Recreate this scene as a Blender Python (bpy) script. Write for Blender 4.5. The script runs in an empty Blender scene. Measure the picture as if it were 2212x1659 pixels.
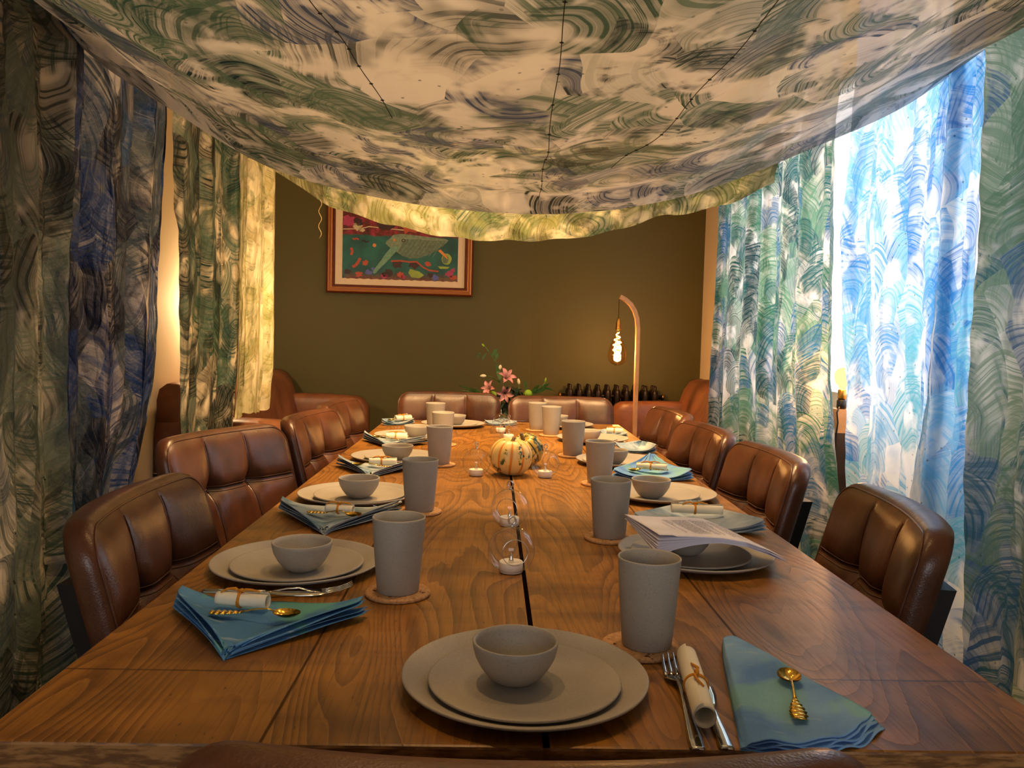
import bpy, bmesh, math, random
import numpy as np
from mathutils import Vector, Matrix

random.seed(7)
rng = np.random.default_rng(11)
PI = math.pi
scn = bpy.context.scene
COL = scn.collection

# ------------------------------------------------------------------ camera
cd = bpy.data.cameras.new('camera')
cam = bpy.data.objects.new('camera', cd)
COL.objects.link(cam)
cd.sensor_fit = 'HORIZONTAL'
cd.sensor_width = 36.0
cd.lens = 36.0 * 1750.0 / 2212.0
cd.clip_start = 0.02
PITCH, YAW, ROLL = .05696, .0256, .02528
fw = Vector((math.sin(YAW) * math.cos(PITCH), math.cos(YAW) * math.cos(PITCH), -math.sin(PITCH)))
rt = Vector((math.cos(YAW), -math.sin(YAW), 0))
up = rt.cross(fw)
r2 = math.cos(ROLL) * rt + math.sin(ROLL) * up
u2 = -math.sin(ROLL) * rt + math.cos(ROLL) * up
M = Matrix((r2, u2, -fw)).transposed().to_4x4()
M.translation = Vector((0, 0, 1.13))
cam.matrix_world = M
scn.camera = cam

# ------------------------------------------------------------------ view, world, lights
scn.view_settings.view_transform = 'Standard'
scn.view_settings.look = 'None'
scn.view_settings.gamma = 1.0
scn.view_settings.use_curve_mapping = False
scn.view_settings.exposure = 0.2
scn.cycles.use_denoising = True
scn.cycles.max_bounces = 7
scn.cycles.diffuse_bounces = 4
scn.cycles.adaptive_threshold = .04
scn.cycles.transparent_max_bounces = 12
scn.cycles.sample_clamp_indirect = 6.0
scn.cycles.caustics_reflective = False
scn.cycles.caustics_refractive = False

w = bpy.data.worlds.new('overcast sky')
scn.world = w
w.use_nodes = True
bg = w.node_tree.nodes['Background']
bg.inputs['Color'].default_value = (0.96, 0.975, 1.0, 1)
bg.inputs['Strength'].default_value = 3.6

WALL_L, WALL_R, CEIL = -1.375, 1.36, 2.5


def area(name, loc, rot, sx, sy, power=0, color=(1, 1, 1), portal=False):
    l = bpy.data.lights.new(name, 'AREA')
    l.shape = 'RECTANGLE'
    l.size, l.size_y = sx, sy
    l.energy = power
    l.color = color
    if portal:
        l.cycles.is_portal = True
    o = bpy.data.objects.new(name, l)
    o.location = loc
    o.rotation_euler = rot
    COL.objects.link(o)
    return o


def point(name, loc, power, color, radius=0.03, parent=None):
    l = bpy.data.lights.new(name, 'POINT')
    l.energy = power
    l.color = color
    l.shadow_soft_size = radius
    o = bpy.data.objects.new(name, l)
    o.location = loc
    COL.objects.link(o)
    if parent:
        o.parent = parent
    return o


WARM = (1.0, 0.60, 0.25)
WARM2 = (1.0, 0.66, 0.33)
# daylight enters by the side window and the window behind the camera
area('window_daylight_portal', (1.50, 2.80, 1.58), (0, PI / 2, 0), 1.40, 2.5, portal=True)
area('rear_daylight_portal', (0.0, -2.62, 1.55), (PI / 2, 0, 0), 2.0, 1.5, portal=True)


# ------------------------------------------------------------------ object helpers
def srgb(r, g, b):
    def f(c):
        c /= 255.0
        return c / 12.92 if c <= .04045 else ((c + .055) / 1.055) ** 2.4
    return (f(r), f(g), f(b), 1.0)


def tag(o, label=None, cat=None, group=None, kind=None):
    if label: o['label'] = label
    if cat: o['category'] = cat
    if group: o['group'] = group
    if kind: o['kind'] = kind
    return o


def empty(name, loc=(0, 0, 0), rz=0.0):
    o = bpy.data.objects.new(name, None)
    o.empty_display_size = .05
    o.location = loc
    o.rotation_euler = (0, 0, rz)
    COL.objects.link(o)
    return o


def link_mesh(name, me, mat=None, parent=None, smooth=True):
    if mat is not None:
        for m in (mat if isinstance(mat, (list, tuple)) else [mat]):
            me.materials.append(m)
    if smooth:
        me.polygons.foreach_set('use_smooth', [True] * len(me.polygons))
    o = bpy.data.objects.new(name, me)
    COL.objects.link(o)
    if parent: o.parent = parent
    return o


class MB:
    """collects vertices and faces for one mesh"""
    def __init__(s):
        s.v, s.f, s.m, s.uv = [], [], [], {}

    def add(s, vs, fs, mi=0):
        n = len(s.v)
        s.v += [tuple(map(float, p)) for p in vs]
        s.f += [tuple(i + n for i in f) for f in fs]
        s.m += [mi] * len(fs)
        return s

    def box(s, c, d, mi=0, rz=0):
        x, y, z = d[0] / 2, d[1] / 2, d[2] / 2
        R = Matrix.Rotation(rz, 3, 'Z')
        vs = [Vector(c) + R @ Vector((a * x, b * y, e * z)) for a in (-1, 1) for b in (-1, 1) for e in (-1, 1)]
        return s.add(vs, [(0, 1, 3, 2), (4, 6, 7, 5), (0, 4, 5, 1), (2, 3, 7, 6), (0, 2, 6, 4), (1, 5, 7, 3)], mi)

    def grid(s, P, mi=0, closeu=False, closev=False):
        """P: array [nu][nv][3]"""
        nu, nv = len(P), len(P[0])
        vs = [P[i][j] for i in range(nu) for j in range(nv)]
        fs = []
        for i in range(nu if closeu else nu - 1):
            for j in range(nv if closev else nv - 1):
                a, b = i, (i + 1) % nu
                c, d = j, (j + 1) % nv
                fs.append((a * nv + c, b * nv + c, b * nv + d, a * nv + d))
        return s.add(vs, fs, mi)

    def lathe(s, prof, c=(0, 0, 0), n=48, mi=0, cap0=False, cap1=False, squash=None):
        P = []
        for r, z in prof:
            row = []
            for k in range(n):
                a = 2 * PI * k / n
                rr = r * (squash(a, z) if squash else 1)
                row.append((c[0] + rr * math.cos(a), c[1] + rr * math.sin(a), c[2] + z))
            P.append(row)
        b = len(s.v)
        s.grid(P, mi, closev=True)
        if cap0: s.f.append(tuple(b + k for k in reversed(range(n)))); s.m.append(mi)
        if cap1:
            e = b + (len(prof) - 1) * n
            s.f.append(tuple(e + k for k in range(n))); s.m.append(mi)
        return s

    def tube(s, pts, r, n=10, mi=0, closed=False, flat=1.0):
        pts = [Vector(p) for p in pts]
        m = len(pts)
        rr = r if isinstance(r, (list, tuple)) else [r] * m
        P = []
        prev = None
        for i in range(m):
            if closed:
                t = (pts[(i + 1) % m] - pts[i - 1]).normalized()
            else:
                t = (pts[min(i + 1, m - 1)] - pts[max(i - 1, 0)]).normalized()
            if prev is None:
                ref = Vector((0, 0, 1)) if abs(t.z) < .9 else Vector((1, 0, 0))
                a = t.cross(ref).normalized()
            else:
                a = (prev - t * prev.dot(t)).normalized()
            prev = a
            b = t.cross(a)
            P.append([pts[i] + rr[i] * (math.cos(2 * PI * k / n) * a + flat * math.sin(2 * PI * k / n) * b) for k in range(n)])
        b0 = len(s.v)
        s.grid(P, mi, closeu=closed, closev=True)
        if not closed:
            s.f.append(tuple(b0 + k for k in reversed(range(n)))); s.m.append(mi)
            e = b0 + (m - 1) * n
            s.f.append(tuple(e + k for k in range(n))); s.m.append(mi)
        return s

    def build(s, name, mat=None, parent=None, smooth=True, fix=True):
        me = bpy.data.meshes.new(name)
        me.from_pydata(s.v, [], s.f)
        me.polygons.foreach_set('material_index', s.m)
        if fix:
            bm = bmesh.new(); bm.from_mesh(me)
            bmesh.ops.recalc_face_normals(bm, faces=bm.faces)
            bm.to_mesh(me); bm.free()
        me.update()
        return link_mesh(name, me, mat, parent, smooth)


def add_bevel(o, width, seg=3, angle=40):
    m = o.modifiers.new('bevel', 'BEVEL')
    m.width = width; m.segments = seg; m.limit_method = 'ANGLE'
    m.angle_limit = math.radians(angle)
    m.harden_normals = False
    return o


def rbox(name, c, d, r, mat, parent=None, rz=0.0, seg=4):
    o = MB().box((0, 0, 0), d, 0).build(name, mat, parent)
    o.location = c
    o.rotation_euler = (0, 0, rz)
    return add_bevel(o, r, seg)


def dup(root, name=None):
    """a copy of a thing with copies of its parts and sub-parts"""
    r = root.copy()
    COL.objects.link(r)
    for ch in list(root.children):
        c = ch.copy(); COL.objects.link(c); c.parent = r
        for g in list(ch.children):
            d = g.copy(); COL.objects.link(d); d.parent = c
    return r


# ------------------------------------------------------------------ material helpers
class NT:
    def __init__(s, name):
        s.mat = bpy.data.materials.new(name)
        s.mat.use_nodes = True
        s.t = s.mat.node_tree
        s.t.nodes.clear()
        s.out = s.n('ShaderNodeOutputMaterial')

    def n(s, typ, **kw):
        nd = s.t.nodes.new(typ)
        for k, v in kw.items():
            setattr(nd, k, v)
        return nd

    def put(s, sock, v):
        if hasattr(v, 'is_linked') or isinstance(v, bpy.types.NodeSocket):
            s.t.links.new(v, sock)
        else:
            sock.default_value = v

    def math(s, op, a, b=0.0, c=None, clamp=False):
        nd = s.n('ShaderNodeMath', operation=op, use_clamp=clamp)
        s.put(nd.inputs[0], a); s.put(nd.inputs[1], b)
        if c is not None: s.put(nd.inputs[2], c)
        return nd.outputs[0]

    def vmath(s, op, a, b=(0, 0, 0), scale=None):
        nd = s.n('ShaderNodeVectorMath', operation=op)
        s.put(nd.inputs[0], a)
        if op not in ('LENGTH', 'SCALE'): s.put(nd.inputs[1], b)
        if scale is not None: s.put(nd.inputs['Scale'], scale)
        return nd.outputs['Value'] if op in ('LENGTH', 'DOT_PRODUCT') else nd.outputs['Vector']

    def mix(s, f, a, b, blend='MIX'):
        nd = s.n('ShaderNodeMix', data_type='RGBA', blend_type=blend)
        s.put(nd.inputs[0], f); s.put(nd.inputs[6], a); s.put(nd.inputs[7], b)
        return nd.outputs[2]

    def rng(s, v, a, b, c=0.0, d=1.0, smooth=True):
        nd = s.n('ShaderNodeMapRange', interpolation_type='SMOOTHSTEP' if smooth else 'LINEAR')
        s.put(nd.inputs[0], v); s.put(nd.inputs[1], a); s.put(nd.inputs[2], b)
        s.put(nd.inputs[3], c); s.put(nd.inputs[4], d)
        return nd.outputs[0]

    def noise(s, vec, scale, detail=3, rough=.55, dist=0.0, dim='3D', w=None):
        nd = s.n('ShaderNodeTexNoise', noise_dimensions=dim)
        if dim == '1D': s.put(nd.inputs['W'], vec)
        else: s.put(nd.inputs['Vector'], vec)
        s.put(nd.inputs['Scale'], scale); nd.inputs['Detail'].default_value = detail
        nd.inputs['Roughness'].default_value = rough
        nd.inputs['Distortion'].default_value = dist
        return nd.outputs['Fac']

    def voro(s, vec, scale, feature='F1', rand=1.0, dim='3D'):
        nd = s.n('ShaderNodeTexVoronoi', feature=feature, voronoi_dimensions=dim)
        s.put(nd.inputs['Vector'], vec); nd.inputs['Scale'].default_value = scale
        nd.inputs['Randomness'].default_value = rand
        return nd

    def coord(s, kind='Object', scale=(1, 1, 1), loc=(0, 0, 0), rot=(0, 0, 0)):
        tc = s.n('ShaderNodeTexCoord')
        mp = s.n('ShaderNodeMapping')
        s.t.links.new(tc.outputs[kind], mp.inputs['Vector'])
        mp.inputs['Scale'].default_value = scale
        mp.inputs['Location'].default_value = loc
        mp.inputs['Rotation'].default_value = rot
        return mp.outputs[0]

    def sep(s, v):
        nd = s.n('ShaderNodeSeparateXYZ'); s.put(nd.inputs[0], v)
        return nd.outputs

    def comb(s, x, y, z=0.0):
        nd = s.n('ShaderNodeCombineXYZ')
        s.put(nd.inputs[0], x); s.put(nd.inputs[1], y); s.put(nd.inputs[2], z)
        return nd.outputs[0]

    def ramp(s, f, stops, const=False):
        nd = s.n('ShaderNodeValToRGB')
        cr = nd.color_ramp
        cr.interpolation = 'CONSTANT' if const else 'LINEAR'
        while len(cr.elements) > 1: cr.elements.remove(cr.elements[-1])
        cr.elements[0].position = stops[0][0]; cr.elements[0].color = stops[0][1]
        for p, c in stops[1:]:
            e = cr.elements.new(p); e.color = c
        s.put(nd.inputs[0], f)
        return nd.outputs[0]

    def bump(s, h, strength=.3, dist=.002, normal=None):
        nd = s.n('ShaderNodeBump')
        nd.inputs['Strength'].default_value = strength
        nd.inputs['Distance'].default_value = dist
        s.put(nd.inputs['Height'], h)
        if normal is not None: s.put(nd.inputs['Normal'], normal)
        return nd.outputs[0]

    def bsdf(s, color, rough=.5, metal=0.0, spec=.5, normal=None, **kw):
        nd = s.n('ShaderNodeBsdfPrincipled')
        s.put(nd.inputs['Base Color'], color)
        s.put(nd.inputs['Roughness'], rough)
        s.put(nd.inputs['Metallic'], metal)
        s.put(nd.inputs['Specular IOR Level'], spec)
        if normal is not None: s.put(nd.inputs['Normal'], normal)
        for k, v in kw.items(): s.put(nd.inputs[k.replace('_', ' ')], v)
        return nd.outputs[0]

    def done(s, sh):
        s.t.links.new(sh, s.out.inputs['Surface'])
        return s.mat


def plain(name, col, rough=.5, metal=0.0, spec=.5, nscale=40, var=.12, bump=.0, **kw):
    t = NT(name)
    c = t.coord('Object')
    n = t.noise(c, nscale, 4)
    f = t.rng(n, .3, .7, 0, 1)
    dark = tuple(x * (1 - var) for x in col[:3]) + (1,)
    lite = tuple(min(1, x * (1 + var)) for x in col[:3]) + (1,)
    nm = t.bump(n, bump, .002) if bump else None
    return t.done(t.bsdf(t.mix(f, dark, lite), rough, metal, spec, nm, **kw))


def emit(name, col, strength):
    t = NT(name)
    e = t.n('ShaderNodeEmission')
    e.inputs['Color'].default_value = col
    e.inputs['Strength'].default_value = strength
    return t.done(e.outputs[0])


def thin_glass(name, tint=(1, 1, 1, 1), edge=.45, base=.035):
    t = NT(name)
    tr = t.n('ShaderNodeBsdfTransparent'); tr.inputs['Color'].default_value = tint
    gl = t.n('ShaderNodeBsdfGlossy'); gl.inputs['Roughness'].default_value = .02
    lw = t.n('ShaderNodeLayerWeight'); lw.inputs['Blend'].default_value = .5
    f = t.math('POWER', lw.outputs['Facing'], 3.5)
    f = t.math('MULTIPLY_ADD', f, edge, base, clamp=True)
    mx = t.n('ShaderNodeMixShader')
    t.put(mx.inputs[0], f)
    t.t.links.new(tr.outputs[0], mx.inputs[1]); t.t.links.new(gl.outputs[0], mx.inputs[2])
    return t.done(mx.outputs[0])


def fabric(name, base, cols, scale=5.0, seed=0.0, amount=.85, trans=.5, see=.0, direction=(0, -.35, 0), spread=.5,
           crumple=7.0, crumple_amt=.5, trans_tint=(1, 1, 1, 1), stretch=(1, 1, 1), washes=.5, bands=34.0, cov=.5, fill=.42):
    """cloth painted in sweeping arcs of bristle strokes; the UVs are metres on the cloth"""
    t = NT(name)
    uv = t.coord('UV', scale=stretch, loc=(seed * 3.1, seed * 1.7, seed))
    wob = t.n('ShaderNodeTexNoise'); t.put(wob.inputs['Vector'], uv); wob.inputs['Scale'].default_value = 3.0
    wob.inputs['Detail'].default_value = 2
    uvw = t.vmath('ADD', uv, t.vmath('SCALE', t.vmath('SUBTRACT', wob.outputs['Color'], (.5, .5, .5)), scale=.13))
    big = t.noise(uv, 2.2, 3)
    col = t.mix(t.rng(big, .35, .7), base, tuple(min(1, c * .86) for c in base[:3]) + (1,))
    wash = t.noise(t.vmath('ADD', uvw, (5, 3, 1)), 4.0, 4, .6)
    col = t.mix(t.math('MULTIPLY', t.rng(wash, .5, .72), washes), col, cols[0])
    hsum = None
    painted = None
    for li, (sc, am) in enumerate(((scale * .62, .8), (scale, 1.0), (scale * 1.55, .9))):
        p = t.vmath('ADD', t.vmath('SCALE', uvw, scale=sc), (li * 7.3 + seed, li * 3.9, 0))
        pf = t.vmath('MULTIPLY', p, (1, 1, 0))
        v = t.voro(pf, 1.0, rand=.9, dim='2D')
        cell = t.sep(v.outputs['Color'])
        rv = t.vmath('SUBTRACT', pf, v.outputs['Position'])
        jit = t.vmath('SCALE', t.vmath('MULTIPLY', t.vmath('SUBTRACT', v.outputs['Color'], (.5, .5, .5)), (1, 1, 0)), scale=spread * 2)
        rv = t.vmath('ADD', rv, t.vmath('ADD', jit, tuple(-d for d in direction)))
        r = t.vmath('LENGTH', rv)
        wv = t.math('ADD', t.math('MULTIPLY', r, bands * (1.0 if li else .8)), t.math('MULTIPLY', cell[0], 37.0))
        # the bristle tracks wander a little along the arc
        wig = t.math('MULTIPLY', t.noise(p, 1.8, 2), 3.0)
        st = t.noise(t.math('ADD', wv, wig), .55, 4, .75, dim='1D')
        body = t.math('MAXIMUM', t.rng(st, .44, .58), t.math('MULTIPLY', t.rng(r, .95, .5), .45))
        dry = t.noise(t.vmath('ADD', uvw, (9, 1, 4)), sc * 1.5, 3, .6)
        m = t.math('MULTIPLY', t.rng(dry, .56 - .26 * cov, .66 - .22 * cov), t.rng(r, .12, .30))
        m = t.math('MULTIPLY', m, t.rng(r, 1.45, 1.15))
        m = t.math('MULTIPLY', m, t.rng(cell[2], .45 - .40 * cov, .62 - .45 * cov))
        m = t.math('MULTIPLY', m, amount * am)
        f = t.math('MULTIPLY', m, t.math('MULTIPLY_ADD', body, 1.0 - fill, fill), clamp=True)
        k = len(cols)
        pick = t.ramp(cell[1], [(i / k, c) for i, c in enumerate(cols)], const=True)
        col = t.mix(f, col, pick)
        # pale dragged streaks over the paint
        pale = t.math('MULTIPLY', t.rng(st, .34, .26), t.math('MULTIPLY', m, .55))
        col = t.mix(pale, col, base)
        painted = f if painted is None else t.math('MAXIMUM', painted, f)
    # few ink specks
    sp = t.voro(uv, 34, dim='2D')
    spm = t.math('MULTIPLY', t.rng(sp.outputs['Distance'], .12, .06), t.rng(t.sep(sp.outputs['Color'])[0], .86, .9))
    col = t.mix(t.math('MULTIPLY', spm, .7), col, (.06, .08, .09, 1))
    # crumpled sheet: facets and creases
    cu = t.vmath('MULTIPLY', uvw, (1.0, .42, 1))
    v1 = t.voro(cu, crumple, 'F1', dim='2D').outputs['Distance']
    v2 = t.voro(t.vmath('ADD', cu, (4, 4, 0)), crumple * 2.3, 'F1', dim='2D').outputs['Distance']
    h = t.math('ADD', v1, t.math('MULTIPLY', v2, .4))
    h = t.math('ADD', h, t.math('MULTIPLY', t.noise(uv, 14, 4), .3))
    nm = t.bump(h, crumple_amt, .05)
    d = t.n('ShaderNodeBsdfPrincipled')
    t.put(d.inputs['Base Color'], col); d.inputs['Roughness'].default_value = .55
    d.inputs['Specular IOR Level'].default_value = .25
    t.put(d.inputs['Normal'], nm)
    tl = t.n('ShaderNodeBsdfTranslucent')
    t.put(tl.inputs['Color'], t.mix(1.0, col, trans_tint, 'MULTIPLY'))
    t.put(tl.inputs['Normal'], nm)
    mx = t.n('ShaderNodeMixShader'); mx.inputs[0].default_value = trans
    t.t.links.new(d.outputs[0], mx.inputs[1]); t.t.links.new(tl.outputs[0], mx.inputs[2])
    sh = mx.outputs[0]
    if see > 0:
        tr = t.n('ShaderNodeBsdfTransparent')
        m2 = t.n('ShaderNodeMixShader')
        t.put(m2.inputs[0], t.math('MULTIPLY', t.math('MULTIPLY_ADD', painted, -.85, 1.0, clamp=True), see))
        tr.inputs['Color'].default_value = (1.0, 1.0, 1.0, 1)
        t.t.links.new(sh, m2.inputs[1]); t.t.links.new(tr.outputs[0], m2.inputs[2])
        sh = m2.outputs[0]
    return t.done(sh)


def wood_table():
    t = NT('dark stained table wood')
    co = t.coord('Object')
    x, y, z = t.sep(co)
    pl = t.math('DIVIDE', t.math('SUBTRACT', x, .056), .2515)
    idx = t.math('FLOOR', pl)
    fr = t.math('FRACT', pl)
    seam = t.math('MINIMUM', fr, t.math('SUBTRACT', 1.0, fr))
    off = t.math('MULTIPLY', idx, 3.71)
    g = t.comb(t.math('MULTIPLY', x, 6.5), t.math('ADD', t.math('MULTIPLY', y, .95), off), t.math('MULTIPLY', idx, 1.3))
    n1 = t.noise(g, 1.0, 1.5, .4, .5)
    rings = t.math('FRACT', t.math('MULTIPLY', t.math('ADD', n1, t.math('MULTIPLY', t.noise(g, 14.0, 2), .010)), 30.0))
    line = t.math('MULTIPLY', t.rng(rings, .35, .95), t.rng(rings, 1.0, .97))
    ph = t.noise(g, 1.4, 2)
    line = t.math('MULTIPLY', line, t.rng(ph, .30, .55, .35, 1))
    fib = t.noise(t.comb(t.math('MULTIPLY', x, 260), t.math('ADD', t.math('MULTIPLY', y, 9), off), 0), 1.0, 3, .6)
    cross = t.noise(t.comb(t.math('MULTIPLY', x, 2.2), t.math('MULTIPLY', y, 15), idx), 1.0, 3, .6)
    blot = t.noise(t.comb(t.math('MULTIPLY', x, 7), t.math('MULTIPLY', y, 5), idx), 1.0, 4, .6)
    pitn = t.noise(t.comb(t.math('MULTIPLY', x, 190), t.math('MULTIPLY', y, 60), idx), 1.0, 2, .5)
    pick = t.n('ShaderNodeTexWhiteNoise', noise_dimensions='1D'); t.put(pick.inputs['W'], idx)
    base = t.mix(pick.outputs['Value'], srgb(150, 100, 36), srgb(170, 116, 46))
    c = t.mix(t.math('MULTIPLY', t.rng(cross, .45, .72), .5), base, srgb(86, 52, 22))
    c = t.mix(t.math('MULTIPLY', t.rng(blot, .46, .74), .55), c, srgb(68, 42, 18))
    c = t.mix(t.math('MULTIPLY', line, .50), c, srgb(58, 34, 14))
    thin = t.math('MULTIPLY', t.math('MULTIPLY', t.rng(rings, .0, .03), t.rng(rings, .12, .04)), t.rng(ph, .3, .55, .1, .5))
    c = t.mix(thin, c, srgb(160, 112, 56))
    c = t.mix(t.math('MULTIPLY', t.rng(fib, .48, .7), .35), c, srgb(60, 33, 16))
    c = t.mix(t.math('MULTIPLY', t.rng(pitn, .68, .74), .6), c, srgb(40, 22, 12))
    # seams between planks, the wide middle gap, the breadboard cut on the outer planks
    sm = t.rng(seam, .009, .004)
    mid = t.math('COMPARE', x, .0565, .0032)
    c = t.mix(t.math('MULTIPLY', sm, .75), c, srgb(35, 18, 9))
    c = t.mix(mid, c, srgb(18, 10, 6))
    cut = t.math('MULTIPLY', t.math('COMPARE', y, .847, .0016), t.math('GREATER_THAN', t.math('ABSOLUTE', t.math('SUBTRACT', x, .056)), .27))
    c = t.mix(t.math('MULTIPLY', cut, .7), c, srgb(40, 22, 12))
    # sawn faces of the slab are paler and rougher
    geo = t.n('ShaderNodeNewGeometry')
    nz = t.sep(geo.outputs['True Normal'])[2]
    side = t.math('LESS_THAN', t.math('ABSOLUTE', nz), .5)
    rs = t.noise(t.comb(t.math('MULTIPLY', x, 30), t.math('MULTIPLY', y, 30), t.math('MULTIPLY', z, 160)), 1.0, 4, .65)
    nogl = t.math('MAXIMUM', mid, t.math('MULTIPLY', sm, .8))
    sc = t.mix(t.rng(rs, .4, .62), srgb(104, 70, 38), srgb(158, 114, 66))
    c = t.mix(side, c, sc)
    h = t.math('ADD', t.math('MULTIPLY', line, -.5), t.math('MULTIPLY', fib, -.35))
    h = t.math('ADD', h, t.math('MULTIPLY', cross, .25))
    h = t.math('ADD', h, t.math('MULTIPLY', sm, -1.0))
    nm = t.bump(h, .28, .0012)
    rough = t.math('MULTIPLY_ADD', fib, .22, .30)
    return t.done(t.bsdf(c, rough, 0, t.math('MULTIPLY_ADD', nogl, -.38, .38), nm))


def leather(name, col, dark, rough=.34, bump=.25):
    t = NT(name)
    co = t.coord('Object')
    n = t.noise(co, 7, 4, .6)
    fine = t.voro(co, 420, 'F1').outputs['Distance']
    wr = t.noise(t.coord('Object', scale=(1, 1, .5)), 22, 4, .65, .6)
    c = t.mix(t.rng(n, .3, .7), dark, col)
    c = t.mix(t.math('MULTIPLY', t.rng(wr, .55, .75), .35), c, dark)
    h = t.math('ADD', t.math('MULTIPLY', fine, .18), t.math('MULTIPLY', wr, .8))
    h = t.math('ADD', h, n)
    nm = t.bump(h, bump, .004)
    return t.done(t.bsdf(c, t.math('MULTIPLY_ADD', wr, .2, rough - .08), 0, .5, nm))


def ceramic():
    t = NT('matt grey bamboo ware')
    co = t.coord('Object')
    n = t.noise(co, 9, 3)
    s = t.noise(co, 620, 2)
    c = t.mix(t.rng(n, .3, .7), srgb(160, 152, 140), srgb(170, 162, 150))
    c = t.mix(t.math('MULTIPLY', t.rng(s, .56, .7), .35), c, srgb(108, 102, 94))
    c = t.mix(t.math('MULTIPLY', t.rng(s, .42, .32), .3), c, srgb(176, 170, 160))
    return t.done(t.bsdf(c, .5, 0, .3, t.bump(s, .12, .0004)))


def cork():
    t = NT('cork')
    co = t.coord('Object')
    v = t.voro(co, 330).outputs['Color']
    n = t.noise(co, 90, 4)
    c = t.mix(t.sep(v)[0], srgb(178, 130, 84), srgb(206, 160, 112))
    c = t.mix(t.rng(n, .62, .7), c, srgb(84, 50, 28))
    return t.done(t.bsdf(c, .85, 0, .2, t.bump(n, .5, .001)))


def napkin_mat(name, a, b, c3, seed):
    t = NT(name)
    co = t.coord('Object', loc=(seed, seed * 2, 0))
    n1 = t.noise(co, 9, 3, .5, .5)
    n2 = t.noise(t.vmath('ADD', co, (3, 7, 1)), 13, 3, .5, .8)
    weave = t.noise(t.coord('Object', scale=(1, .2, 1)), 700, 2)
    st = t.noise(t.coord('Object', scale=(1, 5, 1), rot=(0, 0, .7), loc=(seed, 0, 0)), 16, 3)
    c = t.mix(t.rng(n1, .38, .62), a, b)
    c = t.mix(t.math('MULTIPLY', t.rng(n2, .52, .68), .7), c, c3)
    c = t.mix(t.math('MULTIPLY', t.rng(st, .6, .72), .45), c, srgb(190, 214, 222))
    c = t.mix(t.math('MULTIPLY', weave, .22), c, srgb(60, 90, 110))
    return t.done(t.bsdf(c, .9, 0, .15, t.bump(t.math('ADD', weave, t.math('MULTIPLY', n2, 3)), .25, .001)))


MAT = {}
MAT['wood'] = wood_table()
MAT['leather'] = leather('brown chair leather', srgb(98, 58, 36), srgb(62, 35, 21), .30)
MAT['sofa'] = leather('tan sofa leather', srgb(138, 84, 54), srgb(104, 60, 38), .4, .3)
MAT['thread'] = plain('dark stitching', srgb(74, 40, 24), .6)
MAT['black'] = plain('black steel', srgb(24, 22, 22), .42, .4)
MAT['ware'] = ceramic()
MAT['cork'] = cork()
MAT['glass'] = thin_glass('clear blown glass', edge=.85, base=.04)
MAT['pane'] = thin_glass('window glass', edge=.3, base=.02)
MAT['amber'] = thin_glass('amber bulb glass', (1, .80, .55, 1), .5, .05)
MAT['candle'] = plain('white tealight plastic', srgb(238, 228, 214), .5, var=.03, Subsurface_Weight=.0)
MAT['steel'] = plain('polished cutlery steel', srgb(205, 205, 200), .12, 1.0, var=.02)
MAT['gold'] = plain('gold plated metal', srgb(232, 186, 84), .16, 1.0, var=.04)
MAT['brass'] = plain('aged brass', srgb(176, 128, 60), .3, 1.0)
MAT['paper'] = plain('white printing paper', srgb(226, 222, 232), .8, var=.02)
MAT['ink'] = plain('grey printed ink', srgb(110, 104, 112), .9)
MAT['scroll'] = plain('ivory scroll paper', srgb(240, 230, 205), .7, var=.03)
MAT['twine'] = plain('ochre twine', srgb(214, 140, 34), .9, nscale=400, bump=.5)
MAT['napkin'] = [napkin_mat('sky blue dyed linen', srgb(104, 150, 212), srgb(140, 184, 226), srgb(140, 196, 190), 1.0),
                 napkin_mat('deep blue dyed linen', srgb(76, 128, 184), srgb(100, 152, 200), srgb(112, 184, 158), 4.0),
                 napkin_mat('grey teal dyed linen', srgb(130, 150, 164), srgb(180, 188, 192), srgb(60, 104, 130), 9.0)]


def paint(name, col, rough=.8, bump=.08):
    t = NT(name)
    n = t.noise(t.coord('Object'), 160, 3)
    b = t.noise(t.coord('Object'), 1.2, 2)
    c = t.mix(t.rng(b, .3, .7), tuple(x * .95 for x in col[:3]) + (1,), col)
    return t.done(t.bsdf(c, rough, 0, .3, t.bump(n, bump, .001)))


MAT['cream'] = paint('cream painted plaster', srgb(226, 206, 180))
MAT['olive'] = paint('olive green wall paint', srgb(92, 84, 42), .55)
MAT['ceiling'] = paint('white ceiling paint', srgb(226, 220, 208))
MAT['floor'] = plain('dark brown floor boards', srgb(84, 56, 36), .4)
MAT['white'] = plain('white gloss woodwork', srgb(228, 224, 216), .35, var=.03)


# ------------------------------------------------------------------ the room
def struct(name, mb, mat, parent=None, smooth=False):
    o = mb.build(name, mat, parent, smooth=smooth)
    if parent is None: o['kind'] = 'structure'
    return o


Y0, Y1 = -2.6, 5.3
struct('floor', MB().box((0, 1.35, -.05), (3.2, 8.3, .1)), MAT['floor'])
struct('ceiling', MB().box((0, 1.35, CEIL + .05), (3.2, 8.3, .1)), MAT['ceiling'])
struct('wall_left', MB().box((WALL_L - .06, 1.35, CEIL / 2), (.12, 8.1, CEIL)), MAT['cream'])
# olive end wall in two planes that meet in a shallow corner
mb = MB()


def slab(mb, a, b, th, z0, z1):
    a = Vector((a[0], a[1], 0)); b = Vector((b[0], b[1], 0))
    n = (b - a).normalized(); n = Vector((-n.y, n.x, 0)) * th
    vs = [a, b, b + n, a + n]
    vs = [v + Vector((0, 0, z0)) for v in vs] + [v + Vector((0, 0, z1)) for v in vs]
    mb.add(vs, [(0, 1, 2, 3), (7, 6, 5, 4), (0, 4, 5, 1), (1, 5, 6, 2), (2, 6, 7, 3), (3, 7, 4, 0)])


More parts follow.
